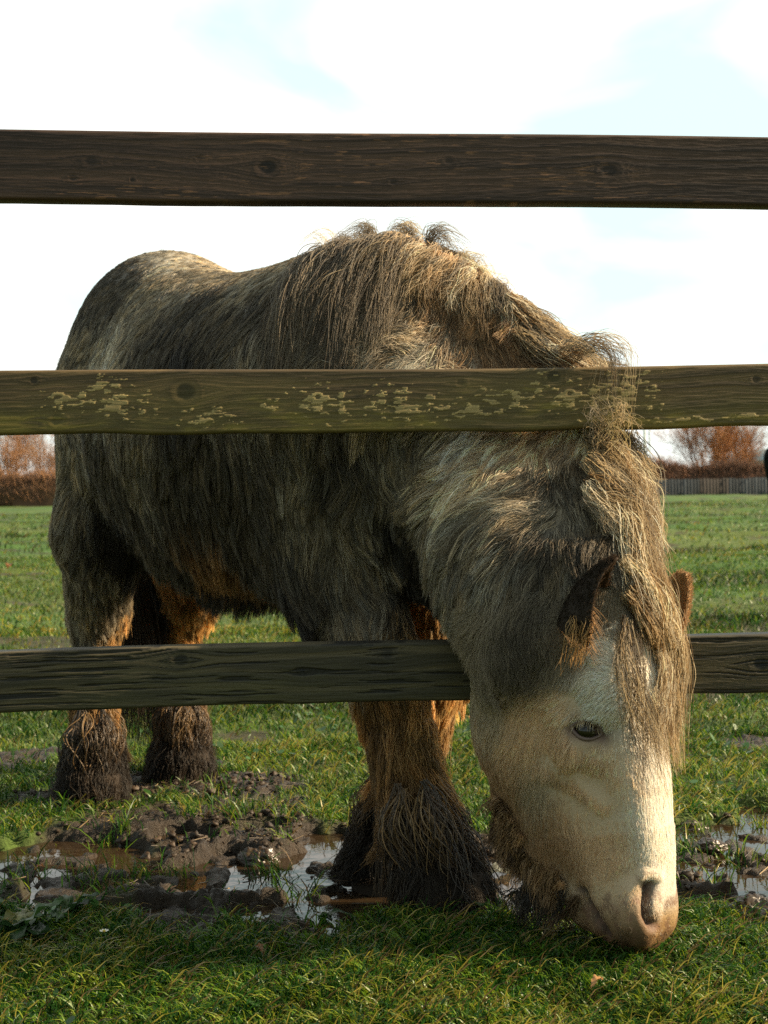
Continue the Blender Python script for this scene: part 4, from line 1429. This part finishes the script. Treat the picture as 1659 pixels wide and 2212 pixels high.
#@@REST
# ------------------------------------------------------------------ grass
def make_blades(name, xs, ys, H, Wd, cols, seed, lean=.7, label='', kind='stuff'):
    rs = np.random.RandomState(seed)
    n = len(xs)
    z = ground_z(xs, ys)
    az = rs.rand(n) * 6.28
    dx, dy = np.cos(az), np.sin(az)
    f2 = rs.rand(n) * 6.28
    sx, sy = np.cos(f2) * Wd / 2, np.sin(f2) * Wd / 2
    ln = lean * rs.rand(n) ** .8 * H * 1.25
    hgt = H * (.55 + .45 * rs.rand(n))
    B = np.stack([xs, ys, z - .002], -1)
    lat = np.stack([sx, sy, 0 * sx], -1)
    D_ = np.stack([dx, dy, 0 * dx], -1)
    droop = (rs.rand(n) ** 2)[:, None]
    m1 = B + D_ * (ln * .22)[:, None] + UPV * (hgt * .46)[:, None]
    m2 = B + D_ * (ln * .56)[:, None] + UPV * (hgt * (.82 - .10 * droop[:, 0]))[:, None]
    tp = B + D_ * ln[:, None] + UPV * (hgt * (1.02 - .42 * droop[:, 0]))[:, None]
    V_ = np.stack([B - lat, B + lat, m1 - lat * .95, m1 + lat * .95, m2 - lat * .65, m2 + lat * .65, tp], 1).reshape(-1, 3)
    o = (np.arange(n) * 7)[:, None]
    q_ = np.concatenate([o + np.array([[0, 1, 3, 2]]), o + np.array([[2, 3, 5, 4]])])
    t_ = o + np.array([[4, 5, 6]])
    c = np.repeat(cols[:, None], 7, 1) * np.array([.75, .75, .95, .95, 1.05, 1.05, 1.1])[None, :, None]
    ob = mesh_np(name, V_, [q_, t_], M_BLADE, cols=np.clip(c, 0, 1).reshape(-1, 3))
    return tag(ob, label, None, None, kind)


HV2 = np.array([(h[0], h[1]) for h in HOOVES])


def scatter(n, y0, y1, margin, seed, mudkeep=.05, pw=1.0):
    rs = np.random.RandomState(seed)
    y = y0 + (y1 - y0) * rs.rand(n) ** pw
    half = y * .29 + margin
    x = (rs.rand(n) * 2 - 1) * half
    keep_w = half / half.max()
    k = rs.rand(n) < keep_w
    x, y = x[k], y[k]
    mud_, pud_, bare_ = fields(x, y)
    k = rs.rand(len(x)) < np.clip((1 - mud_ * (1 - mudkeep)) * (1 - bare_ * .85) * (1 - pud_ * .97), 0, 1)
    x, y = x[k], y[k]
    dh = np.hypot(x[:, None] - HV2[None, :, 0], y[:, None] - HV2[None, :, 1]).min(1)
    k = dh > .085
    return x[k], y[k]


def blade_cols(x, y, seed, dry=.16):
    rs = np.random.RandomState(seed)
    n = len(x)
    pal = np.array([(.040, .125, .008), (.11, .20, .010), (.19, .24, .02), (.020, .070, .012), (.34, .28, .05), (.26, .17, .06), (.15, .09, .035)])
    patch = fbm(p2(x, y), 5, 3, 80)
    pr = np.stack([.36 + 0 * x, .26 + 0 * x, .06 + .16 * sstep(.45, .6, patch), .28 + 0 * x, dry * .6 * (.4 + 2 * sstep(.5, .65, patch)), dry * .22 + 0 * x, dry * .25 + 0 * x], -1)
    pr = np.cumsum(pr / pr.sum(1, keepdims=True), 1)
    k = (rs.rand(n)[:, None] > pr).sum(1).clip(0, 6)
    return pal[k] * (.7 + .6 * rs.rand(n, 1)) * (.7 + .6 * fbm(p2(x, y), 3, 2, 90)[:, None])


G1 = [('near', 95000, 1.38, 2.35, .45, .036, .0027, 1.0), ('mid', 90000, 2.2, 3.8, .6, .032, .0028, 1.0), ('far', 120000, 3.6, 7.0, .8, .030, .0036, .9), ('farther', 110000, 6.5, 15, 1.5, .034, .006, 1.0), ('farthest', 90000, 14, 42, 4, .045, .014, 1.1)]
for nm, n, y0, y1, mg, h_, w_, ln in G1:
    x, y = scatter(n, y0, y1, mg, hash(nm[0]) % 7 + len(nm) * 3)
    rs = np.random.RandomState(len(nm))
    tuft = .55 + .9 * fbm(p2(x, y), 7, 3, 15)
    hum = sstep(.50, .66, fbm(p2(x * .55, y), 1.3, 4, 40)) * sstep(3.2, 5, y)
    H = h_ * tuft * (.5 + .9 * rs.rand(len(x))) * (1 + .8 * hum)
    c = blade_cols(x, y, len(nm), (.08 if y0 < 5 else .09)) * (1.0 if y0 < 3 else .88) * (1 - .68 * hum * (rs.rand(len(x)) < .8))[:, None]
    st = sstep(.48, .62, fbm(p2(x * .8, y), .9, 3, 140))[:, None] * sstep(4, 7, y)[:, None]
    c = c * (1 + st * np.array([.5, .15, .1]))
    make_blades('grass', x, y, H, w_ * (.6 + .8 * rs.rand(len(x))), c, len(nm), ln, {'near': 'lush short grass in the foreground', 'mid': 'grass growing round the mud behind the fence'}.get(nm, 'cropped pasture grass'))
# grass tussocks standing in and around the mud
tx, ty = [], []
rs = np.random.RandomState(4)
for px, py in [(585, 1868), (300, 1880), (370, 1870), (60, 1880), (420, 1770), (250, 1800), (520, 1770), (900, 1890), (700, 1990), (190, 1890), (30, 1790), (640, 1920), (1500, 1780), (1590, 1845), (1640, 1770), (820, 1700), (690, 1760), (480, 1720), (1540, 1900), (120, 1760), (1470, 1830)]:
    d = ray(px, py)
    c0 = CAM + d * (-CAMH / d[2])
    n = rs.randint(35, 90)
    tx.append(c0[0] + rs.randn(n) * .022)
    ty.append(c0[1] + rs.randn(n) * .030)
tx, ty = np.concatenate(tx), np.concatenate(ty)
make_blades('grass', tx, ty, .05 * (.5 + .8 * rs.rand(len(tx))), np.full(len(tx), .0028), blade_cols(tx, ty, 9), 8, 1.0, 'grass tufts standing in the mud')

# small round clover leaves among the grass
x, y = scatter(5200, 1.4, 5.0, .5, 77, .02)
rs = np.random.RandomState(2)
cl_c = fbm(p2(x, y), 4, 3, 44)
k = cl_c > .52
x, y = x[k], y[k]
n = len(x)
z = ground_z(x, y) + .012 + .018 * rs.rand(n)
a0 = rs.rand(n) * 6.28
r_ = .0045 + .005 * rs.rand(n)
tiltx, tilty = rs.randn(n) * .5, rs.randn(n) * .5
Vc, m8 = [], 8
for j in range(m8):
    a = a0 + j * 2 * np.pi / m8
    rr2 = r_ * (1 + .12 * np.cos(2 * (a - a0)))
    Vc.append(np.stack([x + rr2 * np.cos(a), y + rr2 * np.sin(a), z + rr2 * (np.cos(a) * tiltx + np.sin(a) * tilty)], -1))
Vc = np.stack(Vc, 1).reshape(-1, 3)
Fc = (np.arange(n) * m8)[:, None] + np.arange(m8)[None]
cc_ = np.repeat(np.array([(.05, .12, .03)]) * (.6 + .9 * rs.rand(n, 1)), m8, 0)
tag(mesh_np('clover', Vc, Fc, M_BLADE, cols=cc_), 'small round clover leaves in the grass', None, None, 'stuff')

# litter of dead stems trodden into the mud
x, y = scatter(5200, 2.1, 3.6, .5, 78, 1.0)
k = fields(x, y)[0] > .3
x, y = x[k], y[k]
n = len(x)
rs = np.random.RandomState(6)
a = rs.rand(n) * 6.28
L = .012 + .045 * rs.rand(n) ** 2
zz = np.maximum(ground_z(x, y), WZ)
t_ = np.linspace(-.5, .5, 4)[None, :]
Pd = np.stack([x[:, None] + np.cos(a)[:, None] * L[:, None] * t_, y[:, None] + np.sin(a)[:, None] * L[:, None] * t_, zz[:, None] + .003 + rs.rand(n, 1) * .004 + (rs.rand(n, 1) - .5) * .6 * L[:, None] * t_], -1)
cD = np.where(rs.rand(n, 1) < .25, np.array([[.20, .13, .05]]), np.array([[.045, .03, .016]])) * (.5 + rs.rand(n, 1))
M_LIT = tint_mat('litter', rough=.5, spec=.5)
o = curves_np('litter', Pd, .0009, np.repeat(cD[:, None], 4, 1), M_LIT)
tag(o, 'dead stems trodden into the mud', None, None, 'stuff')

# crumbs of churned mud
rs = np.random.RandomState(12)
x, y = scatter(16000, 2.1, 3.7, .5, 79, 1.0)
mu_, pu_, _ = fields(x, y)
k = (mu_ > .35) & (fbm(p2(x, y), 9, 3, 66) > .47)
x, y = x[k], y[k]
n = len(x)
th_, ph_ = np.meshgrid(np.linspace(.35, np.pi - .35, 5), np.linspace(0, 2 * np.pi, 9)[:-1], indexing='ij')
Ds = np.stack([np.sin(th_) * np.cos(ph_), np.sin(th_) * np.sin(ph_), np.cos(th_)], -1).reshape(-1, 3)
sz = .0022 + .0085 * rs.rand(n) ** 3
Vq = Ds[None] * sz[:, None, None] * (.35 + 1.1 * rs.rand(n, len(Ds), 1)) * np.array([1.2, 1, .8])
Vq = Vq + np.stack([x, y, np.maximum(ground_z(x, y), WZ - .002) + sz * .25], -1)[:, None]
i8 = np.arange(40).reshape(5, 8)
n8 = np.roll(i8, -1, 1)
qq = np.stack([i8[:-1], i8[1:], n8[1:], n8[:-1]], -1).reshape(-1, 4)
cap_t, cap_b = i8[0], i8[-1][::-1]
o_ = (np.arange(n) * 40)[:, None, None]
Fq8 = (o_ + qq[None]).reshape(-1, 4)
Fc8 = np.concatenate([o_[:, 0] + cap_t[None], o_[:, 0] + cap_b[None]])
cq = np.repeat(np.array([[.036, .022, .012]]) * (.5 + rs.rand(n, 1)), 40, 0)
tag(mesh_np('mud_crumbs', Vq.reshape(-1, 3), [Fq8, Fc8], tint_mat('crumb_mud', rough=.6, spec=.4), smooth=False, cols=cq), 'crumbs of churned wet mud round the puddles', None, None, 'stuff')

# ------------------------------------------------------------------ single small things on the ground
def gpt(px, py, dz=0):
    d = ray(px, py)
    c = CAM + d * (-CAMH / d[2])
    z = float(ground_z(np.array([c[0]]), np.array([c[1]]))[0])
    d2 = (-(CAMH - z) / d[2])
    c = CAM + d * d2
    return np.array([c[0], c[1], z + dz])


M_MUD = tint_mat('wet_mud', rough=.36, spec=.5)


def clod(px, py, r_, label, seed, flat=.6):
    c = gpt(px, py)
    th, ph = np.linspace(0, np.pi, 40), np.linspace(0, 2 * np.pi, 61)[:-1]
    T_, P_ = np.meshgrid(th, ph, indexing='ij')
    D_ = np.stack([np.sin(T_) * np.cos(P_), np.sin(T_) * np.sin(P_), np.cos(T_)], -1)
    rr_ = r_ * (.62 + .8 * fbm(D_, 2.2, 3, seed) + .7 * (fbm(D_, 7, 4, seed + 4, .7) - .5))
    Vb = D_ * rr_[..., None] * np.array([1.1, 1.0, flat])
    ii = np.arange(T_.size).reshape(T_.shape)
    nn_ = np.roll(ii, -1, 1)
    q_ = np.stack([ii[:-1], ii[1:], nn_[1:], nn_[:-1]], -1).reshape(-1, 4)
    col = np.array([.038, .024, .013]) * (.5 + fbm(D_.reshape(-1, 3), 6, 3)[:, None])
    o = mesh_np('mud_clod', (Vb + np.array([0, 0, r_ * .15])).reshape(-1, 3), q_, M_MUD, smooth=False, cols=col)
    o.location = c
    return tag(o, label, 'mud clod', 'clods of churned mud')


clod(1640, 1985, .040, 'largest dark clod of mud at the right edge of the picture, in the near grass', 1)
clod(560, 1872, .034, 'round clod of mud standing in the puddle in the middle', 2, .8)
clod(1495, 1800, .030, 'clod of mud beside the puddle right of the white nose', 3)
clod(1535, 1835, .024, 'small clod just beyond the right-hand puddle edge, nearer than the rest', 4)




def leaf_mesh(L, w_, fold, curl, nseg=10, wav=.1, seed=0):
    s_ = np.linspace(0, 1, nseg)
    prof = w_ * np.sin(np.pi * np.clip(s_, .03, .985)) ** .7 * (1.1 - .35 * s_)
    rs = np.random.RandomState(seed)
    a = np.linspace(-1, 1, 7)
    x_ = prof[:, None] * a[None]
    y_ = L * s_[:, None] + 0 * x_
    z_ = fold * np.abs(x_) + L * curl * (s_[:, None] - s_[:, None] ** 2 * 1.4) * 1.5 + wav * w_ * np.sin(s_[:, None] * 17 + seed + a[None] * 2) * np.abs(a[None])
    V_ = np.stack([x_, y_, z_], -1).reshape(-1, 3)
    ii = np.arange(nseg * 7).reshape(nseg, 7)
    q_ = np.stack([ii[:-1, :-1], ii[:-1, 1:], ii[1:, 1:], ii[1:, :-1]], -1).reshape(-1, 4)
    vein = (1 - .0 * a)[None] * np.ones((nseg, 1))
    vein = np.where(np.abs(a)[None] < .1, 1.5, 1.0) * np.ones((nseg, 1))
    return V_, q_, vein.reshape(-1, 1)


def dock(px, py, n, size, label, seed, cols):
    c = gpt(px, py)
    root = empty('dock_plant', c)
    tag(root, label, 'plant')
    rs = np.random.RandomState(seed)
    for k in range(n):
        V_, q_, vn = leaf_mesh(size * rs.uniform(.6, 1.1), size * rs.uniform(.17, .26), .25, rs.uniform(.25, .7), 12, .25, k)
        az, el_ = rs.rand() * 6.28, rs.uniform(.2, .9)
        Rm = np.array(Matrix.Rotation(az, 3, 'Z') @ Matrix.Rotation(el_, 3, 'X'))
        V_ = V_ @ Rm.T
        V_[:, 2] = np.maximum(V_[:, 2], .004)
        col = np.array(cols[k % len(cols)]) * rs.uniform(.7, 1.2) * vn
        o = mesh_np('leaf', V_, q_, M_BLADE, root, cols=np.clip(col, 0, 1))
    return root


GR = [(.030, .070, .020), (.04, .085, .02), (.025, .055, .018), (.05, .09, .02)]
dock(40, 2035, 9, .10, 'broad-leaved weed with dark green leaves at the left edge below the puddle', 1, GR + [(.12, .12, .02)])
dock(150, 1985, 7, .07, 'smaller dark-leaved weed between the puddle and the left-hand grass', 2, GR)
dock(1035, 1985, 5, .075, 'flattened dark green leaves beside the front hoof', 3, GR)
dock(700, 2000, 4, .05, 'low weed at the near edge of the middle puddle', 4, GR)
dock(8, 2085, 4, .05, 'yellowing broad leaves at the left edge in the front grass', 5, [(.20, .20, .03), (.10, .13, .03)])


def leaf_litter(px, py, L, col, label, seed, dz=.012):
    V_, q_, vn = leaf_mesh(L, L * .32, .5, .5, 10, .3, seed)
    V_[:, 1] -= L / 2
    Rm = np.array(Matrix.Rotation(seed * 1.7, 3, 'Z'))
    o = mesh_np('fallen_leaf', V_ @ Rm.T, q_, M_BLADE, cols=np.clip(np.array(col) * vn, 0, 1))
    o.location = gpt(px, py, dz)
    tag(o, label, 'leaf', 'fallen leaves')


leaf_litter(85, 1888, .022, (.55, .22, .08), 'orange fallen leaf at the edge of the left-hand puddle', 1)
leaf_litter(1020, 1562, .030, (.55, .25, .12), 'orange-pink leaf lying in the grass behind the front leg', 2)
leaf_litter(1085, 1905, .060, (.20, .21, .17), 'pale grey torn leaf between the front hoof and the beard', 3)
leaf_litter(20, 1230, .10, (.28, .12, .05), 'rusty leaf far out on the grass near the left edge', 4, .03)
leaf_litter(1290, 2160, .022, (.45, .24, .10), 'brown leaf in the front grass below the nose', 5, .025)
leaf_litter(560, 2085, .020, (.28, .12, .05), 'small russet leaf in the front grass left of the beard', 6, .025)

# daisy
dc = gpt(232, 2078)
dr = empty('daisy', dc)
tag(dr, 'single small pale daisy on a bent stem in the front grass', 'flower')
Vd, Fd = [], []
for j in range(9):
    a = j * 6.283 / 9
    ca, sa = math.cos(a), math.sin(a)
    p0 = np.array([-.004, 0, .045])
    for q_ in ((.001, -.0008), (.001, .0008), (.006, .0016), (.0075, 0), (.006, -.0016)):
        Vd.append(p0 + np.array([q_[0] * ca - q_[1] * sa, q_[0] * sa + q_[1] * ca, q_[0] * .35]))
    b0 = j * 5
    Fd.append([b0, b0 + 4, b0 + 3, b0 + 2, b0 + 1])
mesh_np('petals', np.array(Vd), np.array(Fd), simple_mat('petal', (.75, .7, .6), .6), dr)
o = ball('flower_head', np.array([-.004, 0, .0465]), .0022, simple_mat('pollen', (.5, .35, .04), .7), 12)
o.parent = dr
Ps = np.array([[[0, 0, 0], [.002, 0, .02], [-.001, 0, .035], [-.004, 0, .0455]]], float)
o = curves_np('stem', Ps, .0008, np.full((1, 4, 3), .1) * np.array([.8, 1.4, .3]), M_BLADE)
o.parent = dr


# ------------------------------------------------------------------ far side of the field
def tubes(segs, sides=3):
    """segs: array (n, 8): x0 y0 z0 r0 x1 y1 z1 r1"""
    s_ = np.array(segs, float)
    a, b_, r0, r1 = s_[:, 0:3], s_[:, 4:7], s_[:, 3], s_[:, 7]
    d = nrm(b_ - a)
    u_ = nrm(np.cross(d, np.array([.31, .17, .93])))
    v_ = np.cross(d, u_)
    V_ = []
    for e, r_ in ((a, r0), (b_, r1)):
        for k in range(sides):
            an = 6.2832 * k / sides
            V_.append(e + (u_ * math.cos(an) + v_ * math.sin(an)) * r_[:, None])
    V_ = np.stack(V_, 1).reshape(-1, 3)
    o = (np.arange(len(s_)) * 2 * sides)[:, None]
    F_ = np.concatenate([o + np.array([[k, (k + 1) % sides, sides + (k + 1) % sides, sides + k]]) for k in range(sides)])
    return V_, F_


def grow_tree(seed, height, stems, spread, upb, twig_r):
    rs = np.random.RandomState(seed)
    thick, thin = [], []
    fr = []
    for k in range(stems):
        a = rs.rand() * 6.28
        dirn = unit([math.cos(a) * spread, math.sin(a) * spread, 1])
        fr.append((np.array([math.cos(a), math.sin(a), 0]) * .12 * (stems > 1), dirn, height * rs.uniform(.38, .5), .05 * height / 5 * (1.6 if stems == 1 else 1), 0))
    while fr:
        p_, d, L, r_, lv = fr.pop()
        n = 4
        for s_ in range(n):
            q_ = p_ + d * L / n
            r2 = r_ * .86
            (thick if lv < 2 else thin).append((*p_, r_, *q_, r2))
            p_, r_ = q_, r2
            d = unit(d + rs.randn(3) * .10 + np.array([0, 0, upb]))
            if lv < 3 and (s_ > 0 or lv > 0):
                for _ in range(2 if lv > 0 else 1):
                    e = unit(d + rs.randn(3) * .55)
                    fr.append((p_.copy(), e, L * rs.uniform(.45, .7), max(r_ * .55, twig_r), lv + 1))
        if lv < 4:
            fr.append((p_.copy(), unit(d + rs.randn(3) * .2), L * .6, max(r_ * .8, twig_r), lv + 1))
    return thick, thin


def bare_tree(px, y, height, label, seed, ctw, ctr, stems=1, spread=.3, upb=.08, tw=.006, wide=1.0):
    tw = .006
    x = (px - 829.5) / FOC * y
    z = float(ground_z(np.array([x]), np.array([float(y)]))[0]) - .1
    root = empty('bare_tree', (x, y, z))
    tag(root, label, 'tree', 'bare winter trees beyond the field')
    thick, thin = grow_tree(seed, height, stems, spread, upb, tw)
    rs = np.random.RandomState(seed)
    for nm, sg, cl_ in (('trunk', thick, ctr), ('crown', thin, ctw)):
        V_, F_ = tubes(sg, 5 if nm == 'trunk' else 3)
        V_[:, :2] *= wide
        col = np.array(cl_) * (.6 + .9 * np.repeat(rs.rand(len(sg), 1), 10 if nm == 'trunk' else 6, 0)) * (.5 + fbm(V_, .9, 2, seed)[:, None])
        mesh_np(nm, V_, F_, M_TWIG, root, cols=np.clip(col, 0, 1))
    return root


ORA, BRN = (.30, .14, .06), (.20, .11, .065)
bare_tree(1535, 76, 5.6, 'large many-stemmed willow with orange twigs right of the neck', 11, ORA, (.20, .085, .04), 13, .42, .10, .011, 1.0)
bare_tree(1585, 77, 4.6, 'smaller orange-twigged willow right of the large one', 12, (.28, .13, .055), (.20, .08, .04), 8, .35, .10, .010)
bare_tree(92, 74, 6.4, 'tallest bare tree left of the rump, its tip above the middle rail', 13, (.24, .13, .07), (.22, .12, .06), 3, .22, .10, .010)
bare_tree(55, 72, 4.2, 'orange-brown bare tree near the left edge, with pale trunks', 14, (.30, .16, .08), (.30, .17, .09), 5, .35, .09, .010, 1.2)
bare_tree(12, 73, 5.9, 'bare brown tree cut by the left edge of the picture', 15, (.26, .13, .08), (.2, .1, .06), 4, .3, .09, .010)
bare_tree(-60, 72, 5.0, 'bare tree beyond the left edge of the picture', 16, BRN, (.2, .1, .06), 4, .3, .09, .010)
bare_tree(112, 71, 3.6, 'low bare tree touching the outline of the rump', 17, (.26, .15, .09), (.2, .1, .06), 5, .4, .09, .010)


def hedge(x0, x1, y, h_, label, seed, cols, n):
    rs = np.random.RandomState(seed)
    xs = np.linspace(x0, x1, int((x1 - x0) * 4))
    # dense core
    th = np.linspace(0, np.pi, 12)
    T_, Xh = np.meshgrid(th, xs, indexing='ij')
    hh = h_ * (.62 + .5 * fbm(p2(Xh * 1.0, Xh * 0 + seed), .5, 3, seed))
    Vh = np.stack([Xh, y - np.cos(T_) * 1.0, np.sin(T_) ** .6 * hh * .86], -1)
    Vh += (fbm(Vh, 2.5, 3, seed)[..., None] - .5) * np.array([.5, .5, .5])
    zg = float(ground_z(np.array([(x0 + x1) / 2]), np.array([float(y)]))[0])
    Vh[..., 2] += zg
    ii = np.arange(Xh.size).reshape(Xh.shape)
    q_ = np.stack([ii[:-1, :-1], ii[:-1, 1:], ii[1:, 1:], ii[1:, :-1]], -1).reshape(-1, 4)
    root = empty('hedge', ((x0 + x1) / 2, y, zg))
    tag(root, label, 'hedge')
    mi = Matrix.Translation((-(x0 + x1) / 2, -y, -zg))
    Vf = Vh.reshape(-1, 3)
    o = mesh_np('thicket', Vf, q_, M_TWIG, root, cols=np.array(cols[0]) * .5 * (.5 + fbm(Vf, 1.5, 3)[:, None]))
    o.matrix_parent_inverse = mi
    x = rs.uniform(x0, x1, n)
    hx = h_ * (.62 + .5 * fbm(p2(x, x * 0 + seed), .5, 3, seed))
    zb = hx * rs.uniform(.0, .8, n)
    yb = y - np.sqrt(np.clip(1 - (zb / hx) ** 2, 0, 1)) * rs.uniform(-.3, 1.0, n)
    L = hx * rs.uniform(.15, .45, n)
    dv = nrm(np.stack([rs.randn(n) * .5, rs.randn(n) * .4 - .2, np.ones(n)], -1))
    a = np.stack([x, yb, zg + zb], -1)
    b_ = a + dv * L[:, None]
    V_, F_ = tubes(np.concatenate([a, np.full((n, 1), .013), b_, np.full((n, 1), .005)], 1))
    pal = np.array(cols)
    cc_ = pal[rs.randint(0, len(cols), n)] * (.5 + rs.rand(n, 1)) * (.5 + 1.0 * fbm(a, .5, 2, 3)[:, None])
    o = mesh_np('twigs', V_, F_, M_TWIG, root, cols=np.clip(np.repeat(cc_, 6, 0), 0, 1))
    o.matrix_parent_inverse = mi


RD = [(.17, .085, .055), (.21, .10, .055), (.14, .08, .055), (.11, .07, .055)]
hedge(11.5, 32, 72, 1.95, 'rust-brown hedge of bare twigs behind the grey board fence', 1, RD, 26000)
hedge(-30, -15.5, 69, 2.2, 'brown hedge under the trees at the left edge', 2, [(.20, .11, .06), (.16, .09, .06), (.25, .13, .06), (.12, .07, .05)], 22000)
hedge(-15.4, 11.4, 74, 1.7, 'bare hedge across the far end of the field behind the pony', 3, RD, 16000)

# grey board fence in front of the right-hand hedge
bf = empty('board_fence', (20, 66, 0))
tag(bf, 'low grey upright board fence at the foot of the rust-brown hedge', 'fence')
M_BRD = tint_mat('grey_boards', rough=.85, spec=.2)
rs = np.random.RandomState(3)
z0 = float(ground_z(np.array([20.]), np.array([66.]))[0])
Vb, Fb, Cb = [], [], []
for k in range(118):
    xx = 10.8 + k * .155
    yy = 66 + .02 * math.sin(k) + (xx - 11) * .05
    h_ = .86 + rs.uniform(-.03, .03)
    c = np.array([.040, .048, .056]) * rs.uniform(.6, 1.3) if (k // 9) % 3 else np.array([.060, .052, .048]) * rs.uniform(.6, 1.2)
    b0 = len(Vb)
    for (a, b_, zz) in [(0, 0, 0), (.14, 0, 0), (.14, .025, 0), (0, .025, 0), (0, 0, h_), (.14, 0, h_), (.14, .025, h_), (0, .025, h_)]:
        Vb.append((xx + a, yy + b_, z0 - .1 + zz * 1.05))
        Cb.append(c)
    Fb += [[b0 + i for i in f] for f in ((0, 1, 5, 4), (1, 2, 6, 5), (2, 3, 7, 6), (3, 0, 4, 7), (4, 5, 6, 7))]
o = mesh_np('boards', np.array(Vb), np.array(Fb), M_BRD, bf, smooth=False, cols=np.array(Cb))
o.matrix_parent_inverse = Matrix.Translation((-20, -66, 0))
for zz in (.25, .70):
    Vr = np.array([(10.8, 66.03, z0 + zz), (29.1, 66.945, z0 + zz), (29.1, 66.985, z0 + zz), (10.8, 66.07, z0 + zz), (10.8, 66.03, z0 + zz + .08), (29.1, 66.945, z0 + zz + .08), (29.1, 66.985, z0 + zz + .08), (10.8, 66.07, z0 + zz + .08)])
    o = mesh_np('cross_rail', Vr, np.array([(0, 1, 5, 4), (1, 2, 6, 5), (2, 3, 7, 6), (3, 0, 4, 7), (4, 5, 6, 7), (3, 2, 1, 0)]), M_BRD, bf, smooth=False, cols=np.full((8, 3), .08))
    o.matrix_parent_inverse = Matrix.Translation((-20, -66, 0))


def boxes(name, lst, mat, parent, inv=None):
    Vb, Fb = [], []
    for (x0, y0, z0_, x1, y1, z1) in lst:
        b0 = len(Vb)
        Vb += [(x0, y0, z0_), (x1, y0, z0_), (x1, y1, z0_), (x0, y1, z0_), (x0, y0, z1), (x1, y0, z1), (x1, y1, z1), (x0, y1, z1)]
        Fb += [[b0 + i for i in f] for f in ((3, 2, 1, 0), (0, 1, 5, 4), (1, 2, 6, 5), (2, 3, 7, 6), (3, 0, 4, 7), (4, 5, 6, 7))]
    o = mesh_np(name, np.array(Vb, float), np.array(Fb), mat, parent, smooth=False)
    return o


M_WHT = simple_mat('white_paint', (.75, .78, .78), .5)
M_MAST = simple_mat('galvanised_steel', (.62, .70, .74), .5)
xm = (1398 - 829.5) / FOC * 150
mast = empty('lattice_mast', (xm, 150, 0))
tag(mast, 'tall slim white twin-pole mast between the mane and the orange willow', 'mast')
boxes('pole', [(-.30, -.12, 0, -.06, .12, 12.5)], M_WHT, mast)
boxes('pole', [(.30, -.08, 0, .42, .08, 12.5)], M_MAST, mast)
for k in range(11):
    boxes('brace', [(-.06, -.04, 2.2 + .9 * k, .30, .04, 2.28 + .9 * k)], M_MAST, mast)
boxes('platform', [(-1.9, -.3, 3.50, -.06, .3, 3.58), (-.1, -.3, 2.62, 1.3, .3, 2.70)], M_MAST, mast)
boxes('base_cabin', [(-.6, -.6, 0, 1.05, .6, 2.55)], M_WHT, mast)

bl = empty('arched_barn', (53, 180, 0))
tag(bl, 'pale blue-grey arched-roof building beyond the hedge at the right edge', 'building')
M_ROOF = simple_mat('pale_roof', (.36, .46, .50), .5)
M_WALL = simple_mat('pale_wall', (.50, .56, .56), .7)
M_GLS = simple_mat('dull_glass', (.14, .20, .22), .2)
boxes('wall', [(-6, 0, -.5, 12, 14, 3.2)], M_WALL, bl)
tt_ = np.linspace(0, np.pi, 17)
Vr = []
for yy in (-.4, 14.4):
    Vr += [(3 - 9.6 * math.cos(a), yy, 3.2 + 1.9 * math.sin(a)) for a in tt_]
Vr = np.array(Vr)
Fr = [np.array([[i, i + 1, i + 18, i + 17] for i in range(16)]), np.array([list(range(17))[::-1]]), np.array([list(range(17, 34))])]
mesh_np('roof', Vr, Fr, M_ROOF, bl, smooth=False)
for k in range(6):
    wn = boxes('window', [(-5.6 + 2.9 * k, -.06, 2.0, -3.1 + 2.9 * k, -.003, 2.1), (-5.6 + 2.9 * k, -.06, 2.95, -3.1 + 2.9 * k, -.003, 3.05), (-5.6 + 2.9 * k, -.06, 2.103, -5.5 + 2.9 * k, -.003, 2.947), (-3.2 + 2.9 * k, -.06, 2.103, -3.1 + 2.9 * k, -.003, 2.947)], M_WHT, bl)
    boxes('pane', [(-5.5 + 2.9 * k, -.04, 2.1, -3.2 + 2.9 * k, -.002, 2.95)], M_GLS, wn)

# black horse standing out in the field, mostly beyond the right edge
M_BLK = simple_mat('black_coat', (.010, .009, .009), .55, .4)
bh = empty('black_horse', (0, 0, 0))
tag(bh, 'black horse out in the field, only its rump showing at the right edge', 'horse')
Rz = Matrix.Rotation(math.radians(24), 4, 'Z')
for src in [o for o in COL.objects if o.parent == pony and o.type == 'MESH' and o.name.split('.')[0] in ('body', 'hoof')]:
    c = src.copy()
    c.data = src.data.copy()
    c.data.materials.clear()
    c.data.materials.append(M_BLK)
    COL.objects.link(c)
    c.parent = bh
    c.matrix_parent_inverse = OFF
bh.rotation_euler = (0, 0, math.radians(24))
bh.scale = (1.12, 1.12, 1.12)
bh.location = (6.10, 19.0, -.02)
rs = np.random.RandomState(9)
Pt = []
for k in range(260):
    a, b_ = rs.randn(2) * .03
    c_ = catmull([(-.38 + a * .4, .53, 1.12), (-.42 + a, .62 + b_, .95), (-.36 + a, .63 + b_, .6), (-.34 + a * 1.5, .6 + b_, .25 + .15 * rs.rand())], 8)
    Pt.append(c_)
o = curves_np('tail', np.array(Pt), .003, np.full((260, 8, 3), .012), M_HAIR, bh)
print('done')
